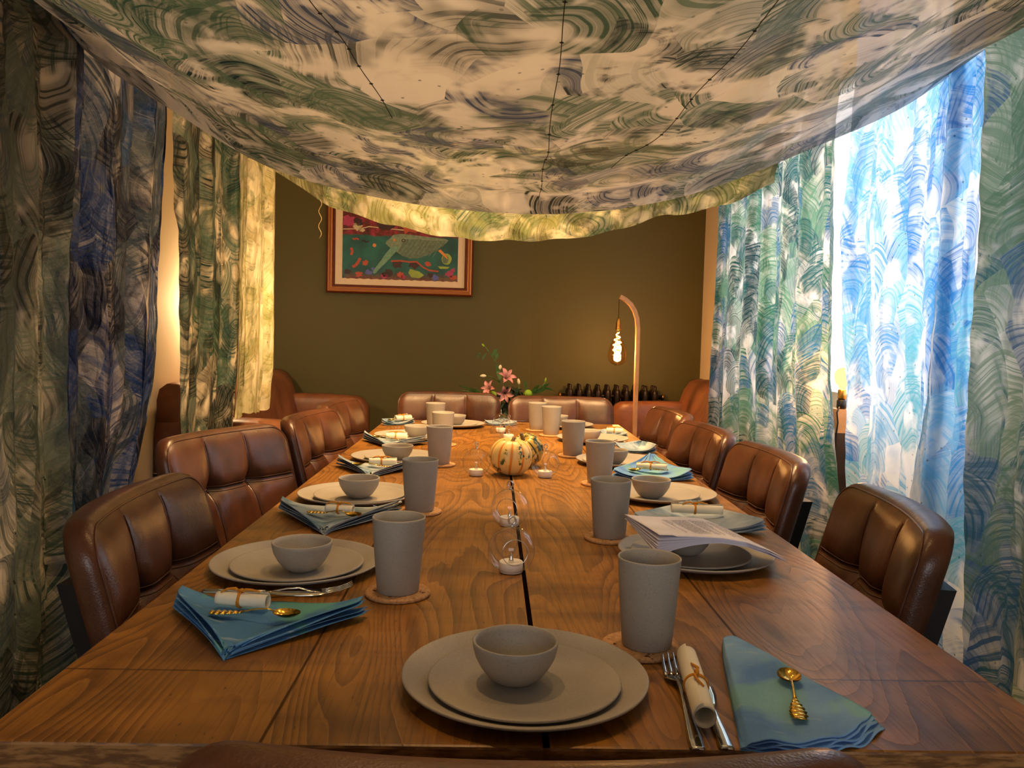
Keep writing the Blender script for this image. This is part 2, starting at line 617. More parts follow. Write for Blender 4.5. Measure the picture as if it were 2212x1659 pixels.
slab(mb, (WALL_L - .1, 5.141), (.256, 5.30), .12, 0, CEIL)
struct('wall_back_left', mb, MAT['olive'])
mb = MB(); slab(mb, (.256, 5.30), (WALL_R + .1, 5.25), .12, 0, CEIL)
struct('wall_back_right', mb, MAT['olive'])

# right wall with the window opening
WY0, WY1, WZ0, WZ1 = 1.55, 4.05, .88, 2.28
mb = MB()
mb.box((WALL_R + .06, (Y0 + WY0) / 2, CEIL / 2), (.12, WY0 - Y0, CEIL))
mb.box((WALL_R + .06, (WY1 + 5.4) / 2, CEIL / 2), (.12, 5.4 - WY1, CEIL))
mb.box((WALL_R + .06, (WY0 + WY1) / 2, WZ0 / 2), (.12, WY1 - WY0, WZ0))
mb.box((WALL_R + .06, (WY0 + WY1) / 2, (WZ1 + CEIL) / 2), (.12, WY1 - WY0, CEIL - WZ1))
struct('wall_right', mb, MAT['cream'])
# wall behind the camera, with its own window
mb = MB()
for (x0, x1, z0, z1) in ((-1.5, -1.0, 0, CEIL), (1.0, 1.5, 0, CEIL), (-1.0, 1.0, 0, .8), (-1.0, 1.0, 2.3, CEIL)):
    mb.box(((x0 + x1) / 2, Y0 - .06, (z0 + z1) / 2), (x1 - x0, .12, z1 - z0))
struct('wall_front', mb, MAT['cream'])


def window(name, along, fixed, a0, a1, z0, z1, mull):
    root = empty(name, (0, 0, 0)); root['kind'] = 'structure'
    mb = MB()
    def bar(c0, c1, zz0, zz1, th=.06):
        if along == 'Y': mb.box((fixed, (c0 + c1) / 2, (zz0 + zz1) / 2), (th, c1 - c0, zz1 - zz0))
        else: mb.box(((c0 + c1) / 2, fixed, (zz0 + zz1) / 2), (c1 - c0, th, zz1 - zz0))
    bar(a0, a1, z0, z0 + .06); bar(a0, a1, z1 - .06, z1)
    bar(a0, a0 + .06, z0 + .06, z1 - .06); bar(a1 - .06, a1, z0 + .06, z1 - .06)
    for m_ in mull: bar(m_ - .025, m_ + .025, z0 + .06, z1 - .06)
    mb.build('window_frame', MAT['white'], root, smooth=False)
    mb = MB()
    if along == 'Y': mb.box((fixed, (a0 + a1) / 2, (z0 + z1) / 2), (.004, a1 - a0 - .1, z1 - z0 - .1))
    else: mb.box(((a0 + a1) / 2, fixed, (z0 + z1) / 2), (a1 - a0 - .1, .004, z1 - z0 - .1))
    mb.build('window_pane', MAT['pane'], root, smooth=False)
    return root


window('window_1', 'Y', WALL_R + .09, WY0, WY1, WZ0, WZ1, (2.40, 3.62))
window('window_2', 'X', Y0 - .08, -1.0, 1.0, .8, 2.3, (0.0,))
struct('baseboard_back', MB().box((.80, 5.262, .06), (1.0, .012, .12)), MAT['olive'])

# ------------------------------------------------------------------ painted cloth hangings
def interp(pts, z):
    zs = [p[1] for p in pts]; ys = [p[0] for p in pts]
    o = np.argsort(zs)
    return np.interp(z, np.array(zs)[o], np.array(ys)[o])


def facets(S, Z, dens, seed, ax=1.0, az=.45):
    """distance to the nearest of scattered points: the creases of a crumpled sheet"""
    r = np.random.default_rng(seed)
    w_, h_ = S.max() * ax + .2, (Z.max() - Z.min()) * az + .2
    n = max(8, int(w_ * h_ * dens))
    px = r.uniform(-.1, w_, n); pz = r.uniform(-.1, h_, n)
    a = S * ax; b = (Z - Z.min()) * az
    best = np.full(S.shape, 9.0)
    for i in range(n):
        d = np.hypot(a - px[i], b - pz[i])
        best = np.minimum(best, d)
    return best


def curtain(name, X, edge_a, edge_b, z0, z1, pleats, amp, mat, label, seed=0, crump=.05, dens=160, drift=0.0, bottom=None,
            group='painted cloth panels hanging beside the table', nu=150, nv=190):
    """a hanging sheet in the plane X; edge_a/edge_b give the Y of its two edges against z"""
    r = np.random.default_rng(seed)
    s = np.linspace(0, 1, nu)[:, None] * np.ones((1, nv))
    zz = np.linspace(z1, z0, nv)[None, :] * np.ones((nu, 1))
    ya = interp(edge_a, zz) + .003 * np.sin(zz * 23 + seed) + .0025 * np.sin(zz * 57)
    yb = interp(edge_b, zz) + .003 * np.sin(zz * 19 + seed * 2) + .0025 * np.sin(zz * 61)
    ph = s * pleats * 2 * PI + .9 * np.sin(zz * 1.7 + seed) + .6 * np.sin(s * 9 + seed)
    depth = 1.0 + .35 * np.sin(s * 11 + seed * 3)
    w_ = np.sin(ph) + .35 * np.sin(2 * ph + .8) + .25 * np.sin(ph * .47 + seed)
    Yv = ya + (yb - ya) * (s + .28 / max(pleats, 1) / 2 / PI * np.sin(2 * ph + 1.2) * np.clip(np.minimum(s, 1 - s) * 8, 0, 1))
    unfold = abs(float((edge_b[0][0] - edge_a[0][0]))) * 1.35
    S = s * unfold
    tuck = np.floor(ph / PI + .35) * .045
    cr = facets(S, zz, dens, seed + 5)
    cr2 = facets(S, zz, dens * 4, seed + 9)
    Xv = X + amp * depth * w_ + crump * (cr - cr.mean()) * 8 * .1 + crump * (cr2 - cr2.mean()) * .8
    Xv = Xv + drift * (zz - z0)
    if bottom is not None:
        zz = zz + (bottom * np.sin(s * 7 + seed) + .003 * np.sin(s * 40)) * ((z1 - zz) / (z1 - z0)) ** 6
    verts = np.stack([Xv, Yv, zz], -1).reshape(-1, 3)
    faces = [(i * nv + j, (i + 1) * nv + j, (i + 1) * nv + j + 1, i * nv + j + 1) for i in range(nu - 1) for j in range(nv - 1)]
    me = bpy.data.meshes.new(name)
    me.from_pydata(verts.tolist(), [], faces)
    uvl = me.uv_layers.new(name='UVMap')
    li = np.empty(len(me.loops), dtype=np.int32); me.loops.foreach_get('vertex_index', li)
    UV = np.stack([(S + tuck).reshape(-1), zz.reshape(-1)], -1)[li]
    uvl.data.foreach_set('uv', UV.astype(np.float32).reshape(-1))
    o = link_mesh(name, me, mat)
    return tag(o, label, 'curtain', group)


WHITE = srgb(226, 214, 196)
cA = fabric('grey green brushed cloth', srgb(216, 206, 188), [srgb(50, 66, 60), srgb(92, 104, 94), srgb(28, 36, 36), srgb(64, 80, 86)],
            3.4, 1.0, 1.05, .35, direction=(0, .35, 0), spread=.4, washes=.45, crumple_amt=.5, cov=.85, fill=.35)
cB = fabric('navy blue brushed cloth', srgb(206, 196, 188), [srgb(16, 44, 98), srgb(14, 20, 42), srgb(30, 60, 100), srgb(50, 62, 76)],
            3.0, 2.0, 1.1, .4, direction=(0, .3, 0), spread=.5, washes=.7, crumple_amt=1.0, crumple=8, cov=1.0, fill=.5)
cC = fabric('bottle green brushed cloth', srgb(216, 200, 168), [srgb(18, 58, 54), srgb(44, 76, 60), srgb(16, 30, 28), srgb(72, 90, 78)],
            4.2, 3.0, 1.05, .4, direction=(0, .3, 0), spread=.5, washes=.6, crumple_amt=.9, crumple=9, cov=.9, fill=.4)
cD = fabric('pale olive brushed cloth', srgb(240, 228, 186), [srgb(140, 140, 60), srgb(96, 108, 52), srgb(170, 150, 80)],
            4.4, 4.0, .7, .6, direction=(0, .3, 0), spread=.5, washes=.4, crumple_amt=1.0, crumple=10, cov=.55, fill=.3)
cS = fabric('sea green brushed cloth', srgb(232, 226, 218), [srgb(30, 88, 92), srgb(44, 98, 76), srgb(36, 92, 134), srgb(88, 132, 110), srgb(18, 60, 68)],
            4.8, 5.0, 1.0, .55, direction=(0, -.5, 0), spread=.22, washes=.45, crumple_amt=.4, cov=.82, fill=.35)
cQ = fabric('bright blue brushed cloth', srgb(236, 238, 240), [srgb(64, 142, 202), srgb(118, 180, 222), srgb(44, 118, 186), srgb(92, 170, 194)],
            4.2, 6.0, .95, .58, direction=(0, -.5, 0), spread=.22, washes=.5, crumple_amt=.35, cov=.66, fill=.35)
cP = fabric('slate teal brushed cloth', srgb(208, 206, 198), [srgb(36, 82, 94), srgb(76, 106, 88), srgb(50, 84, 120), srgb(104, 128, 110)],
            3.8, 7.0, .95, .45, direction=(0, -.5, 0), spread=.22, washes=.6, crumple_amt=.35, cov=.8, fill=.35)
cK = fabric('cream canopy cloth with grey green swirls', srgb(184, 184, 192), [srgb(40, 66, 62), srgb(16, 38, 48), srgb(60, 84, 78), srgb(44, 60, 92)],
            5.0, 8.0, 1.15, .12, see=.15, direction=(.25, .1, 0), spread=.55, washes=.18, crumple_amt=.25, crumple=5, cov=.50, fill=.34)
cK2 = fabric('pale canopy cloth with olive swirls', srgb(238, 226, 190), [srgb(96, 116, 60), srgb(66, 100, 72), srgb(130, 134, 70)],
             5.6, 9.0, .9, .6, direction=(.25, .1, 0), spread=.5, washes=.35, crumple_amt=.9, crumple=9, cov=.6, fill=.3)

curtain('hanging_cloth', -1.00, [(.95, 2.3), (.95, .1)], [(1.86, 1.81), (1.948, 1.79), (1.948, 1.46), (1.925, 1.03), (1.95, .5), (1.935, .3), (1.86, 2.3), (1.93, .1)],
        .06, 2.3, 3.2, .016, cA, 'grey green brush-painted cloth hanging nearest the camera left of the table', 3, .03, 90, nu=180)
curtain('hanging_cloth', -1.02, [(1.93, 2.3), (1.93, .06)], [(2.585, 2.3), (2.585, 1.8), (2.588, 1.72), (2.545, 1.43), (2.511, 1.0), (2.483, .92), (2.416, .787), (2.367, .726), (2.2, .3), (2.15, .1)],
        .12, 2.3, 2.6, .014, cB, 'navy blue crumpled cloth hanging behind the two nearest left chairs', 6, .07, 150, bottom=.04)
curtain('hanging_cloth', -1.00, [(2.555, 2.3), (2.57, 1.5), (2.604, 1.44), (2.60, .8), (2.60, .6)], [(3.17, 2.3), (3.19, 1.5), (3.18, 1.05), (3.12, .75), (3.1, .6)],
        .66, 2.3, 2.3, .014, cC, 'dark green crumpled cloth strip between the navy cloth and the pale glowing cloth', 8, .06, 160, bottom=.01, nu=110)
curtain('hanging_cloth', -.985, [(3.15, 2.3), (3.17, 1.5), (3.16, 1.05), (3.11, .77)], [(3.65, 2.3), (3.64, 1.57), (3.64, .98), (3.59, .8)],
        .792, 2.3, 2.0, .012, cD, 'pale yellow glowing cloth strip hanging beside the green end wall', 12, .06, 170, bottom=.006, nu=100)
curtain('hanging_cloth', 1.12, [(2.70, 2.3), (2.728, 1.82), (2.69, 1.5), (2.655, 1.0), (2.60, .756), (2.56, .6), (2.5, .1)], [(4.02, 2.3), (4.03, 1.45), (4.07, 1.0), (4.076, .7), (4.08, .1)],
        .05, 2.3, 6.0, .018, cS, 'sea green and white swirled cloth hanging beside the far right chairs', 15, .018, 60, nu=230)
curtain('hanging_cloth', 1.13, [(1.93, 2.3), (1.93, 1.1), (1.93, .1)], [(2.53, 2.3), (2.559, 1.80), (2.61, 1.5), (2.56, 1.2), (2.50, .98), (2.48, .7), (2.46, .1)],
        .05, 2.3, 2.6, .014, cQ, 'bright blue and white swirled cloth glowing in front of the window', 18, .018, 60)
curtain('hanging_cloth', 1.09, [(1.80, 2.3), (1.82, 1.3), (1.80, .1)], [(1.99, 2.3), (1.98, 1.6), (1.99, 1.2), (2.02, .95), (2.07, .75), (2.1, .1)],
        .05, 2.3, 1.3, .014, cQ, 'narrow dark blue folded cloth strip lapping over the bright blue cloth', 21, .02, 60, nu=90)
curtain('hanging_cloth', 1.045, [(.7, 2.3), (.7, .1)], [(1.72, 2.3), (1.715, 1.8), (1.70, 1.4), (1.705, 1.0), (1.69, .6), (1.68, .1)],
        .05, 2.3, 3.6, .014, cP, 'slate and teal swirled cloth hanging nearest the camera right of the table', 24, .016, 50, nu=180)

# canopy: a sagging sheet overhead
EDGE = [(-1.105, 1.895), (-1.05, 1.83), (-.95, 1.751), (-.792, 1.664), (-.645, 1.57), (-.542, 1.525), (-.427, 1.494), (-.312, 1.472), (-.197, 1.455),
        (-.081, 1.444), (.104, 1.438), (.267, 1.451), (.383, 1.472), (.499, 1.501), (.615, 1.545), (.73, 1.595), (.845, 1.65), (.961, 1.697),
        (1.075, 1.766), (1.222, 1.885), (1.314, 1.962)]


def sheet(name, ex, ez, yfun, zfun, nu, nv, mat, label, cat, uvscale=1.0):
    u = np.linspace(0, 1, nu); v = np.linspace(0, 1, nv)
    X = np.interp(u, np.linspace(0, 1, len(ex)), ex)
    arc = np.concatenate([[0], np.cumsum(np.hypot(np.diff(X), np.diff(np.interp(X, ex, ez))))])
    verts = []; uvs = []
    for i in range(nu):
        for j in range(nv):
            y = yfun(X[i], v[j]); z = zfun(X[i], y, v[j])
            verts.append((X[i], y, z)); uvs.append((arc[i], v[j]))
    me = bpy.data.meshes.new(name)
    me.from_pydata(verts, [], [(i * nv + j, i * nv + j + 1, (i + 1) * nv + j + 1, (i + 1) * nv + j) for i in range(nu - 1) for j in range(nv - 1)])
    return me, np.array(verts).reshape(nu, nv, 3), arc


def finish_sheet(me, V, arc, name, mat, label, cat):
    nu, nv = V.shape[:2]
    d = np.linalg.norm(np.diff(V, axis=1), axis=2)
    along = np.concatenate([np.zeros((nu, 1)), np.cumsum(d, axis=1)], 1)
    along = along - along[:, -1:] + along[:, -1:].mean()
    uvl = me.uv_layers.new(name='UVMap')
    li = np.empty(len(me.loops), dtype=np.int32); me.loops.foreach_get('vertex_index', li)
    UV = np.stack([np.repeat(arc[:, None], nv, 1).reshape(-1), along.reshape(-1)], -1)[li]
    uvl.data.foreach_set('uv', UV.astype(np.float32).reshape(-1))
    return tag(link_mesh(name, me, mat), label, cat)


ex = np.array([e[0] for e in EDGE]); ez = np.array([e[1] for e in EDGE])
from_x = np.linspace(-1.105, 1.314, 61)
ezs = np.interp(from_x, ex, ez)
k_ = np.ones(5) / 5
ezs2 = np.convolve(np.pad(ezs, 2, mode='edge'), k_, 'valid')
ezs2[:2] = ezs[:2]; ezs2[-2:] = ezs[-2:]


def yK(x, v):
    return -.9 + (2.05 + .9) * v


def zK(x, y, v):
    e = float(np.interp(x, from_x, ezs2))
    t = 2.05 - y
    fold = .010 * math.sin(t * 17 + 1.4 * x) * math.exp(-t * 1.1) * min(1, t * 9)
    bil = .012 * math.sin(t * 6.2 + .8 * x + .6) * min(1, t * 4)
    crease = .004 * math.sin(x * 23 + t * 5) + .003 * math.sin(x * 41 - t * 9)
    hem = -.012 * math.exp(-(t / .05) ** 2)
    return e + .055 * t + fold + bil + crease * min(1, t * 8) + hem + .012


me, V, arc = sheet('canopy_cloth', from_x, ezs2, yK, zK, 200, 190, None, '', '')
canopy = finish_sheet(me, V, arc, 'canopy_cloth', cK, 'large cream canopy cloth with grey green swirls sagging over the table', 'canopy')
# ink lines with small knots stitched across the canopy
for (xa, y_a, xb, y_b) in ((.070, .70, .105, 2.0), (-.28, .72, -.17, 1.35), (.36, .80, .24, 1.7)):
    mb = MB(); pts = []
    for i in range(40):
        f = i / 39
        x = xa + (xb - xa) * f + (.002 * math.sin(f * 23)); y = y_a + (y_b - y_a) * f
        pts.append((x, y, zK(x, y, 0) - .0012))
    mb.tube(pts, .0007, 5)
    for i in range(2, 38, 3):
        p = Vector(pts[i]); mb.tube([p - Vector((.003, 0, 0)), p, p + Vector((.003, .001, 0))], [.0004, .0017, .0004], 6)
    mb.build('thread', plain('dark thread', srgb(60, 58, 50), .8) if 'dark thread' not in bpy.data.materials else bpy.data.materials['dark thread'], canopy)

# second canopy beyond: lower hem seen lit from behind
E2 = [(-1.038, 1.829), (-.872, 1.774), (-.798, 1.717), (-.687, 1.647), (-.501, 1.588), (-.315, 1.544), (-.128, 1.523), (.059, 1.521), (.246, 1.526),
      (.433, 1.556), (.582, 1.606), (.675, 1.644), (.806, 1.654), (.993, 1.711), (1.178, 1.813)]
x2 = np.linspace(-1.038, 1.178, 61)
z2 = np.interp(x2, [e[0] for e in E2], [e[1] for e in E2])
z2 = np.convolve(np.pad(z2, 1, mode='edge'), np.ones(3) / 3, 'valid')


def y2(x, v):
    # hangs almost upright at the far edge, then runs back overhead towards the first cloth
    return 3.30 - .10 * (1 - v) - .02 * math.sin(x * 9 + v * 5)


def zz2(x, y, v):
    e = float(np.interp(x, x2, z2))
    return e + .34 * (1 - v) + .004 * math.sin(x * 31) * v


me, V, arc = sheet('canopy_valance', x2, z2, y2, zz2, 180, 60, None, '', '')
fc = facets(np.repeat(arc[:, None], 60, 1), V[:, :, 2] * 1.0, 220, 31, 1, 1)
V[:, :, 1] += (fc - fc.mean()) * .5
me.vertices.foreach_set('co', V.reshape(-1))
canopy2 = finish_sheet(me, V, arc, 'canopy_cloth', cK2, 'pale yellow backlit canopy cloth whose hem hangs beyond the large canopy', 'canopy')
# a loose thread dangles from its hem
mb = MB()
pts = [(-.70 + .006 * math.sin(i * .9), 3.29, 1.66 - .0085 * i) for i in range(19)]
mb.tube(pts, .0014, 5)
mb.build('loose_thread', plain('pale thread', srgb(196, 170, 120), .8), canopy2)

# ------------------------------------------------------------------ table
TX0, TX1, TY0, TY1, TZ = -.444, .551, .694, 3.448, .77
table = empty('dining_table', ((TX0 + TX1) / 2, (TY0 + TY1) / 2, 0))
tag(table, 'long dark stained plank dining table set with grey tableware', 'table')


def loc_child(o, root):
    o.matrix_parent_inverse = Matrix.Translation(-root.location) if root.rotation_euler.z == 0 else o.matrix_parent_inverse
    return o


top = MB().box(((TX0 + TX1) / 2, (TY0 + TY1) / 2, TZ - .03), (TX1 - TX0, TY1 - TY0, .06)).build('tabletop', MAT['wood'], table, smooth=False)
loc_child(top, table)
add_bevel(top, .003, 2)
for sx in (TX0 + .12, TX1 - .12):
    for sy in (TY0 + .35, TY1 - .35):
        lg = MB().box((sx, sy, .36), (.07, .07, .70)).build('leg', MAT['black'], table, smooth=False); loc_child(lg, table)


# ------------------------------------------------------------------ leather dining chairs
def chair_proto():
    root = empty('dining_chair')
    W, ZT, ZB, R = .228, .865, .50, .046
    LEAN, CURVE, TH = .27, .030, .042
    nu = 91
    zs = [ZT - R * (1 - math.cos(a)) for a in np.linspace(0, PI / 2, 8)] + \
         list(np.linspace(ZT - R, ZB + R, 46)[1:-1]) + [ZB + R * (1 - math.cos(a)) for a in np.linspace(PI / 2, 0, 8)]
    zs = sorted(zs, reverse=True); nv = len(zs)
    SEAM = ZT - .132

    def hw(z):
        for zc in (ZT - R, ZB + R):
            if (zc > .7 and z > zc) or (zc < .7 and z < zc):
                return W - R + math.sqrt(max(0, R * R - (z - zc) ** 2))
        return W

    def yb(x, z): return LEAN * (ZT - z) + CURVE * ((x / W) ** 2 - 1)

    def front(x, z):
        dx = max(0, hw(z) - abs(x)); dz = max(0, min(ZT - z, z - ZB))
        p = .017 * (1 - math.exp(-dx / .016)) * (1 - math.exp(-dz / .02))
        tuft = 0
        for sx in (-.076, .076):
            q = (x - sx)
            near = math.exp(-((z - SEAM) / .06) ** 2)
            p -= (.0045 + .004 * near) * math.exp(-(q / .005) ** 2) * min(1, dz / .02) + (.004 + .010 * near) * math.exp(-(q / .026) ** 2) * min(1, dz / .04)
            tuft += .012 * math.exp(-((q / .022) ** 2 + ((z - SEAM) / .022) ** 2))
        p -= (.006 * math.exp(-((z - SEAM) / .006) ** 2) + .006 * math.exp(-((z - SEAM) / .022) ** 2)) * min(1, dx / .02)
        return yb(x, z) + p - tuft

    mb = MB()
    us = np.linspace(-1, 1, nu)
    F = [[(u * hw(z), front(u * hw(z), z), z) for z in zs] for u in us]
    mb.grid(F)
    B = [[(u * hw(z) * .985, yb(u * hw(z), z) - TH - .010 * (1 - u ** 4), z - .002) for z in zs] for u in us]
    nf = len(mb.v)
    mb.grid(B)
    per = [(i, 0) for i in range(nu)] + [(nu - 1, j) for j in range(1, nv)] + [(i, nv - 1) for i in range(nu - 2, -1, -1)] + [(0, j) for j in range(nv - 2, 0, -1)]
    rings = []
    for k, (f, g) in enumerate(((.12, .006), (.35, .009), (.65, .009), (.88, .006))):
        ring = []
        for (i, j) in per:
            a = Vector(F[i][j]); b = Vector(B[i][j]); p = a.lerp(b, f)
            cx = Vector((0, 0, (ZT + ZB) / 2)); o = Vector((p.x, 0, (p.z - cx.z)))
            n = Vector((math.copysign(1, p.x) * max(0, abs(p.x) - W + R) / R, 0, math.copysign(1, o.z) * max(0, abs(o.z) - (ZT - ZB) / 2 + R) / R))
            if n.length > 0: n.normalize()
            ring.append(p + n * g)
        rings.append(ring)
    b0 = len(mb.v); m = len(per)
    for ring in rings: mb.v += [tuple(p) for p in ring]
    L = [[i * nv + j for (i, j) in per]] + [[b0 + k * m + q for q in range(m)] for k in range(4)] + [[nf + i * nv + j for (i, j) in per]]
    for k in range(5):
        for q in range(m):
            mb.f.append((L[k][q], L[k][(q + 1) % m], L[k + 1][(q + 1) % m], L[k + 1][q])); mb.m.append(0)
    mb.build('backrest', MAT['leather'], root)
    # piping round the front panel and the double stitched cross seam
    mb = MB()
    mb.tube([Vector(F[i][j]) + Vector((0, .0005, 0)) for (i, j) in per], .0018, 6, closed=True)
    mb.build('piping', MAT['leather'], root)
    mb = MB()
    for dz in (-.006, .006):
        mb.tube([(x, front(x, SEAM + dz) + .0006, SEAM + dz) for x in np.linspace(-W + .008, W - .008, 60)], .0011, 5)
    for sx in (-.076, .076):
        for dx in (-.004, .004):
            mb.tube([(sx + dx, front(sx + dx, z) + .0004, z) for z in np.linspace(ZT - .012, ZB + .02, 50)], .0007, 5)
    mb.build('stitching', MAT['thread'], root)
    # seat cushion and steel frame
    st = MB().box((0, .215, .43), (.42, .29, .09)).build('seat', MAT['leather'], root); add_bevel(st, .03, 4)
    for s in (-1, 1):
        mb = MB()
        P = []
        for z in np.linspace(.0, .79, 12):
            y = LEAN * (ZT - z) * (1 if z > .45 else 0) + (LEAN * (ZT - .45) - (.45 - z) * .10 if z <= .45 else 0) - TH - .018
            P.append([(s * .186 + a, y + b, z) for a, b in ((-.024, -.011), (.024, -.011), (.024, .011), (-.024, .011))])
        mb.grid(P, closev=True)
        n = len(mb.v) - 48
        mb.f += [(n + 3, n + 2, n + 1, n), (n + 44, n + 45, n + 46, n + 47)]; mb.m += [0, 0]
        mb.build('leg', MAT['black'], root, smooth=False)
        mb = MB().box((s * .18, .33, .19), (.04, .022, .38)); mb.build('leg', MAT['black'], root, smooth=False)
    MB().box((0, .20, .375), (.38, .27, .02)).build('seat_frame', MAT['black'], root, smooth=False)
    return root


CH = [  # near corner, direction, label
    ('L', (-.515, 1.075), (-.05, 1.0), 'brown leather dining chair nearest the camera on the left side of the table'),
    ('L', (-.740, 1.900), (.36, .93), 'brown leather dining chair turned outward in front of the navy cloth, second on the left'),
    ('L', (-.575, 2.40), (.10, .99), 'brown leather dining chair third along the left side, beside the leather sofa'),
    ('L', (-.570, 2.89), (.08, .99), 'brown leather dining chair farthest along the left side of the table'),
    ('R', (.614, 1.125), (.17, .985), 'brown leather dining chair nearest the camera on the right side of the table'),
    ('R', (.655, 1.74), (.0, 1.0), 'brown leather dining chair second along the right side, behind the papers'),
    ('R', (.650, 2.26), (-.06, 1.0), 'brown leather dining chair third along the right side before the sea green cloth'),
    ('R', (.665, 2.82), (-.06, 1.0), 'brown leather dining chair farthest along the right side of the table'),
    ('E', (-.19, 3.70), None, 'brown leather dining chair at the left of the far table end'),
    ('E', (.312, 3.585), None, 'brown leather dining chair at the right of the far table end'),
    ('F', (.030, .520), None, 'brown leather dining chair at the near table end, only its top showing'),
]
proto = chair_proto()
for i, (side, p, d, lab) in enumerate(CH):
    c = proto if i == 0 else dup(proto)
    p = Vector((p[0], p[1]))
    if d:
        d = Vector(d).normalized()
        ctr = p + d * .20
        rz = math.atan2(-d.y, -d.x) if side == 'L' else math.atan2(d.y, d.x)
    else:
        ctr = p; rz = PI if side == 'E' else 0.0
    c.location = (ctr.x, ctr.y, 0)
    c.rotation_euler = (0, 0, rz)
    tag(c, lab, 'chair', 'leather dining chairs around the table')

# ------------------------------------------------------------------ tableware
def plate_mb(R, base, h, th=.0042):
    pr = [(.0005, .0), (base * .9, .0), (base, .0012), (R * .86, h * .42), (R * .97, h * .85), (R - .0006, h * .98), (R, h + .0012), (R - .0009, h + th * .55),
          (R - .0028, h + th * .5), (R * .93, h * .72 + th * .8), (R * .84, h * .35 + th), (R * .74, th + .0004), (.0005, th)]
    return MB().lathe(pr, n=72, cap0=True, cap1=True)


def bowl_mb():
    o = [(.0005, 0), (.017, 0), (.020, .0015), (.028, .007), (.0355, .017), (.0408, .027), (.0434, .037), (.0440, .0425), (.0432, .0436),
         (.0414, .0430), (.0404, .037), (.0378, .027), (.0327, .017), (.0245, .009), (.012, .0048), (.0005, .0042)]
    return MB().lathe(o, n=64, cap0=True, cap1=True)


def cup_mb():
    o = [(.0005, 0), (.0275, 0), (.0288, .0012), (.0305, .02), (.0330, .05), (.0352, .08), (.0366, .101), (.0368, .1035), (.0358, .1045), (.0346, .1035),
         (.0333, .085), (.0308, .05), (.0278, .012), (.025, .006), (.0005, .0055)]
    return MB().lathe(o, n=64, cap0=True, cap1=True)


def coaster_mb():
    return MB().lathe([(.0005, 0), (.0435, 0), (.045, .0012), (.0452, .0035), (.044, .0052), (.0425, .0056), (.0005, .0056)], n=64, cap0=True, cap1=True)


PL = {  # key: big plate xy, small plate xy, bowl xy, cup xy, where
    'F': ((.042, .822), (.041, .809), (.031, .812), (.189, .926), 'nearest the camera at the table end'),
    'L1': ((-.290, 1.228), (-.286, 1.215), (-.274, 1.190), (-.123, 1.111), 'nearest the camera on the left side'),
    'L2': ((-.288, 1.765), (-.280, 1.753), (-.279, 1.735), (-.140, 1.636), 'second along the left side'),
    'L3': ((-.270, 2.325), (-.260, 2.315), (-.258, 2.262), (-.140, 2.245), 'third along the left side'),
    'L4': ((-.278, 2.835), (-.267, 2.826), (-.251, 2.77), (-.156, 2.663), 'farthest along the left side'),
    'LE': ((-.150, 3.24), (-.150, 3.235), (-.140, 3.175), (-.206, 3.026), 'at the left of the far table end'),
    'R1': ((.346, 1.325), (.336, 1.315), (.330, 1.322), (.220, 1.444), 'under the printed papers on the right side'),
    'R2': ((.398, 1.850), (.385, 1.836), (.364, 1.795), (.274, 1.995), 'second along the right side'),
    'R3': ((.380, 2.340), (.368, 2.326), (.348, 2.270), (.255, 2.471), 'third along the right side'),
    'R4': ((.364, 2.86), (.354, 2.849), (.335, 2.75), (.226, 2.990), 'farthest along the right side'),
    'RE': ((.296, 3.309), (.296, 3.30), (.270, 3.255), (.183, 3.149), 'at the right of the far table end'),
}
pA = plate_mb(.1275, .078, .0135).build('dinner_plate', MAT['ware'])
pB = plate_mb(.0985, .062, .0085).build('side_plate', MAT['ware'])
pC = bowl_mb().build('bowl', MAT['ware'])
pD = cup_mb().build('cup', MAT['ware'])
pE = coaster_mb().build('cork_coaster', MAT['cork'])
for i, (k, (a, b, c, d, wh)) in enumerate(PL.items()):
    def put(o, xy, z, lab, cat, grp):
        o = o if i == 0 else dup(o)
        o.location = (xy[0], xy[1], z)
        o.rotation_euler = (0, 0, i * 1.3)
        tag(o, lab, cat, grp)
    put(pA, a, TZ, 'large grey dinner plate ' + wh, 'plate', 'large grey dinner plates on the table')
    put(pB, b, TZ + .0045, 'small grey plate on the dinner plate ' + wh, 'plate', 'small grey plates on the dinner plates')
    put(pC, c, TZ + .0089, 'small grey bowl on stacked plates ' + wh, 'bowl', 'grey bowls on the plates')
    cw = {'F': 'nearest the camera, beside the front plate', 'R1': 'second from the camera, near the papers', 'L1': 'nearest the camera on the left side'}.get(k, wh)
    put(pD, d, TZ + .0058, 'tall grey cup ' + cw, 'cup', 'grey cups on the coasters')
    put(pE, d, TZ + .0002, 'round cork coaster under the cup ' + cw, 'coaster', 'cork coasters under the cups')
    if k == 'F':
        pE.location.x -= .008


